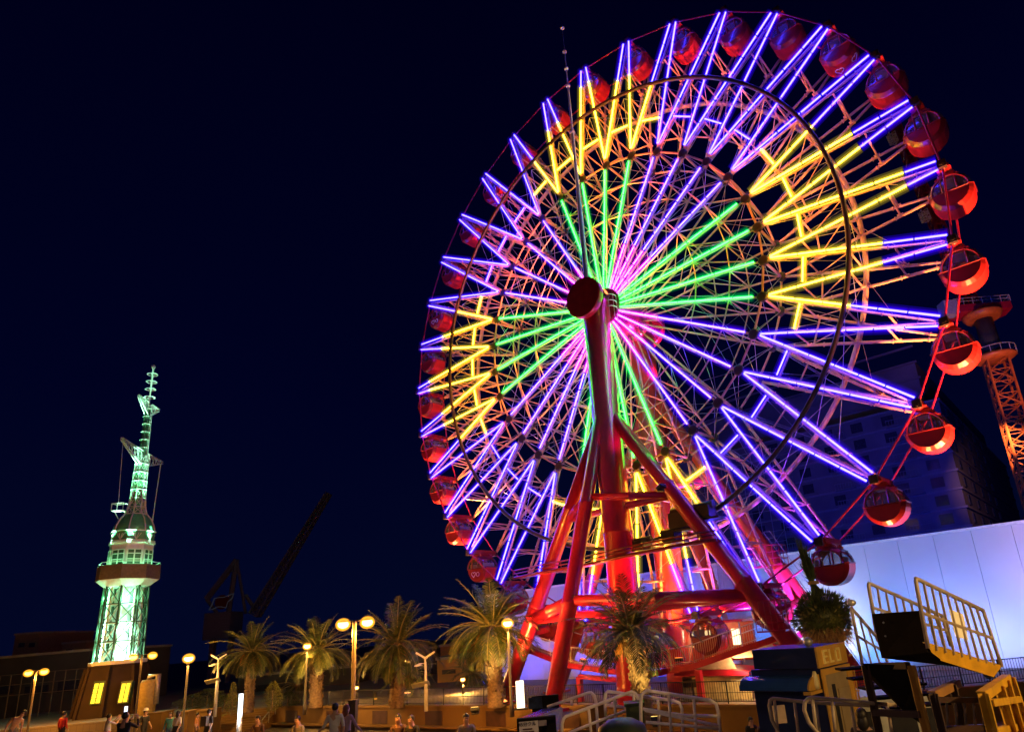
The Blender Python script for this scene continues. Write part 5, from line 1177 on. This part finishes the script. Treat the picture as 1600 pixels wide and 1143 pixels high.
def person(x, yhead, Y, base, rot, label, pose, top, leg, hair=HAIRD, arm='skin', skirt=None, hat=None, bag=None, height=None, group=None):
    p = at(x, yhead, Y); J = {k: [np.array(v[0], float), v[1]] for k, v in BASEJ.items()}
    for k, v in (pose or {}).items(): J[k][0] = np.array(v, float)
    hmax = J['hd2'][0][2] + .06; sc = (p[2] - base) / hmax if height is None else height / hmax
    names = list(J); V = [J[k][0] for k in names]; Rr = [J[k][1] for k in names]; E = [(names.index(a), names.index(b_)) for a, b_, _ in BONES]
    for s, q in (('l', -1), ('r', 1)):            # palm to five bent fingers
        pa, wr = J['pa' + s][0], J['wr' + s][0]; d = nrmz(pa - wr); sd = nrmz(np.cross(d, (q, .3, .2))); ac = nrmz(np.cross(sd, d)); i0 = names.index('pa' + s)
        for f, (o, l) in enumerate(((-.027, .07), (-.009, .08), (.009, .075), (.027, .06), (-.045, .05))):
            b0 = len(V); r_ = .0085 if f < 4 else .010; st = pa + sd * o + d * (.02 if f < 4 else -.02); bend = nrmz(d + ac * .5 * -q)
            V += [st, st + d * l * .5 + (sd * -.02 if f == 4 else 0), st + d * l * .5 + bend * l * .5 + (sd * -.02 if f == 4 else 0)]; Rr += [r_ * 1.2, r_, r_ * .8]; E += [(i0, b0), (b0, b0 + 1), (b0 + 1, b0 + 2)]
    me = bpy.data.meshes.new('person_skeleton'); me.from_pydata([tuple(v) for v in V], E, [])
    ob = bpy.data.objects.new('person_skeleton', me); COL.objects.link(ob)
    md = ob.modifiers.new('skin', 'SKIN'); md.use_smooth_shade = True
    if not me.skin_vertices: 
        bpy.context.view_layer.objects.active = ob
    sv = me.skin_vertices[0].data if me.skin_vertices else me.attributes and None
    for i, r_ in enumerate(Rr): sv[i].radius = (r_, r_); sv[i].use_root = (i == 0)
    ob.modifiers.new('sub', 'SUBSURF').levels = 1
    bpy.context.view_layer.update(); body = bpy.data.meshes.new_from_object(ob.evaluated_get(bpy.context.evaluated_depsgraph_get())); bpy.data.objects.remove(ob)
    ms = {'skin': SKIN, 'top': top, 'leg': leg, 'shoe': cloth('dark_shoe', (.03, .025, .02)), 'arm': top if arm != 'skin' else SKIN}
    keys = list(ms); body.materials.clear(); [body.materials.append(ms[k]) for k in keys]
    segs = [(J[a][0], J[b_][0], c_) for a, b_, c_ in BONES]
    for pl in body.polygons:
        c = np.array(pl.center); best = min(segs, key=lambda s_: np.linalg.norm(c - (s_[0] + (s_[1] - s_[0]) * np.clip(((c - s_[0]) @ (s_[1] - s_[0])) / max(1e-9, (s_[1] - s_[0]) @ (s_[1] - s_[0])), 0, 1))))
        pl.material_index = keys.index(best[2]); pl.use_smooth = True
    body.name = 'body'
    t = thing('person', label, 'person', (p[0], Y, base), group); t.rotation_euler.z = rot; t.scale = (sc,) * 3
    bo = bpy.data.objects.new('body', body); COL.objects.link(bo); bo.parent = t
    ORG[t.name] = np.zeros(3)
    h = J['hd1'][0]; b = MB(); b.ico(h + np.array([0, .028, .012]), .101, 0, (.93, 1.0, 1.06), 12, 7)
    if hair == HAIRR or skirt: b.ico(h + np.array([0, .06, -.10]), .10, 0, (1.0, .6, 1.5), 10, 6)
    b.build('hair', hair, t)
    b = MB()
    for q in (-1, 1): b.ico(J['hd0'][0] + np.array([q * .034, -.082, .055]), .011, 0, (1.3, .7, .8), 6, 4)
    b.build('eyes', BLACK, t)
    if skirt: b = MB(); q = J['pel'][0]; b.lathe([(.15, .12), (.19, -.02), (.24, -.38), (.23, -.38)], q, Z, 14, cap=False); b.build('skirt', skirt, t)
    if hat: b = MB(); b.lathe([(.17, 0), (.17, .02), (.11, .03), (.10, .12), (.02, .14)], h + np.array([0, 0, .06]), Z, 14); b.build('hat', hat, t)
    if bag: b = MB(); b.box(J['che'][0] + np.array(bag[1]), *bag[2]); b.build('bag', bag[0], t)
    return t
WH, BK, RDc, TL, JN, GY, PU, DB = cloth('white_cloth', (.62, .58, .55)), cloth('black_cloth', (.018, .017, .018)), cloth('red_cloth', (.5, .02, .03)), cloth('teal_cloth', (.06, .22, .18)), cloth('denim', (.05, .08, .17)), cloth('grey_cloth', (.22, .2, .19)), cloth('purple_grey_cloth', (.30, .2, .3)), cloth('brown_cloth', (.10, .05, .035))
person(26, 1109, 57, GZ, .4, 'man leaning over in pale orange shirt at the far left edge', dict(che=(.12, -.08, 1.28), nek=(.2, -.12, 1.40), hd0=(.26, -.15, 1.47), hd1=(.30, -.17, 1.54), hd2=(.33, -.18, 1.60), nos=(.30, -.26, 1.51), shl=(-.06, -.06, 1.38), shr=(.28, -.1, 1.30)), cloth('apricot_cloth', (.6, .36, .24)), GY)
person(101, 1110, 60, GZ, 3.0, 'person in bright red shirt before the tower base', None, RDc, BK, arm='top')
person(171, 1113, 52, GZ, 2.6, 'woman in white top and red trousers with raised arms taking a photo', SHOOT, WH, RDc)
person(197, 1110, 24.6, DZ, 3.1, 'dark silhouetted person in front raising a lit phone', SHOOT, BK, BK, arm='top')
p = at(197, 1108, 24.95); b = MB(); b.box(p, .13, .012, .26); ph_ = b.build('phone', BLACK); tag(ph_, 'phone with bright screen held up by the dark silhouetted person', 'phone')
b = MB(); b.box(p - np.array([0, .009, 0]), .115, .006, .24); b.build('screen', emis('phone_screen', (.9, 1.0, 1.5)), ph_)
person(228, 1107, 56, GZ, 1.2, 'person with pale hat and dark clothes at the tower corner', WALK, BK, BK, hat=WH)
person(267, 1111, 54, GZ, .3, 'man in teal shirt and jeans beside the tall lamp post', None, TL, JN, arm='top')
person(279, 1108, 52, GZ, 2.8, 'woman in white shirt and dark skirt at the foot of the tall lamp', WALK, WH, SKIN, skirt=BK)
person(327, 1106, 50, GZ, 2.9, 'backpacker in dark clothes walking to the stairs', WALK, BK, BK, bag=(cloth('backpack', (.06, .05, .05)), (0, .2, -.05), (.3, .18, .42)))
person(309, 1112, 55, GZ, 1.8, 'person in orange top standing by the wide planter box', None, cloth('orange_cloth', (.5, .2, .05)), DB)
for x, y, Y, lab, tp, lg in ((403, 1116, 45.5, 'person seated on the long wall nearest the stairs, in dark jacket', DB, GY), (465, 1116, 42.6, 'person in grey seated on the wall under the left palms', GY, BK), (622, 1113, 38.3, 'person in brown seated on the wall under the middle palm', DB, BK), (642, 1115, 37.8, 'person in black seated beside the one in brown', BK, BK), (728, 1112, 36.0, 'person in patterned grey top seated on the wall right of the middle palm', GY, DB), (1172, 1118, 25.6, 'person in black seated against the wall left of the kiosk', BK, BK), (1190, 1120, 25.3, 'person in brown seated against the wall beside the kiosk', DB, GY)):
    k = (x - 432) / (1195 - 432); ps = atz(x, 1125, GZ + .45); 
    person(x, y, Y, GZ if Y > 26 else at(x, y, Y)[2] - 1.35, 0.25 * (x % 3 - 1), lab, SIT, tp, lg, arm='top')
person(524, 1096, 22, DZ, 3.25, 'man in white shirt with dark hair and shoulder bag, seen from behind', dict(ell=(.30, -.0, 1.14), wrl=(.46, -.06, 1.02), pal=(.52, -.08, .99), elr=(-.24, 0, 1.13), wrr=(-.22, 0, .9), par=(-.22, 0, .83), shl=(.18, 0, 1.41), shr=(-.18, 0, 1.41), hil=(.095, 0, .9), hir=(-.095, 0, .9), knl=(.1, -.02, .5), knr=(-.1, -.02, .5), anl=(.1, .03, .09), anr=(-.1, .03, .09), tol=(.115, -.15, .035), tor=(-.115, -.15, .035)), WH, JN, bag=(BK, (.30, .02, -.45), (.18, .28, .3)))
person(541, 1098, 22.3, DZ, 2.9, 'woman with reddish hair in purple lit top walking beside the man', dict(elr=(-.30, -.05, 1.16), wrr=(-.46, -.1, .98), par=(-.50, -.12, .92), shr=(-.18, 0, 1.41), shl=(.18, 0, 1.41), ell=(.24, .03, 1.14), wrl=(.25, -.05, .9), pal=(.25, -.07, .83), hil=(.095, 0, .9), hir=(-.095, 0, .9), knl=(.1, -.02, .5), knr=(-.1, -.02, .5), anl=(.1, .03, .09), anr=(-.1, .03, .09), tol=(.115, -.15, .035), tor=(-.115, -.15, .035)), PU, BK, hair=HAIRR, arm='top')
person(1344, 1103, 12.5, DZ, 2.6, 'dark-haired person standing behind the looped barriers by the kiosk', None, BK, JN, arm='top', skirt=BK)

# bolts on the dark end plate, and things on the quay behind the barriers
b = MB()
for X, Y_ in ((262, 400), (455, 385), (275, 492), (468, 470)): b.lathe([(.014, -.012), (.010, .01)], G1(X, Y_, DF - .28 - (X - 185) / 335 * .62), (-.6, -.8, 0), 8)
b.build('bolt', GALV, gs)
vb = thing('white_van', 'white van parked on the quay behind the looped barriers', 'van', (*at(1400, 1130, 15.5)[:2], GZ))
v0, v1 = at(1322, 1092, 15.5), at(1500, 1092, 15.5); vz = v0[2]; vb_ = MB(); vx = nrmz((1, -.15, 0)); vy = np.array([.15, 1, 0]); vm = (v0 + v1) / 2; vl = np.linalg.norm((v1 - v0)[:2])
prof_ = [(-vl / 2, .35), (-vl / 2, 1.25), (-vl / 2 + .12, vz - GZ - .12), (-vl / 2 + .4, vz - GZ), (vl / 2 - .75, vz - GZ - .02), (vl / 2 - .3, 1.75), (vl / 2, 1.45), (vl / 2, .35)]
vp = lambda a, z, o: np.array([vm[0], 15.5, GZ]) + vx * a + vy * o + Z * z
vb_.prism([vp(a, z, 0) for a, z in prof_], vy * 1.7); vb_.build('body', mat('white_van_paint', (.55, .56, .50), .3, coat=.4), vb)
for a0, a1 in ((-vl / 2 + .3, -.55), (-.45, .25), (.35, vl / 2 - .62)):
    b = MB(); b.prism([vp(a0, 1.55, -.015), vp(a1, 1.55, -.015), vp(a1 - .06, vz - GZ - .3, -.015), vp(a0 + .06, vz - GZ - .3, -.015)], vy * .01); b.build('window', mat('van_glass', (.02, .02, .025), .08), vb)
for a in (-vl / 2 + .6, vl / 2 - .65):
    b = MB(); b.lathe([(.20, -.02), (.33, 0), (.33, .2)], vp(a, .33, -.02), vy, 18); b.build('wheel', BLACK, vb)
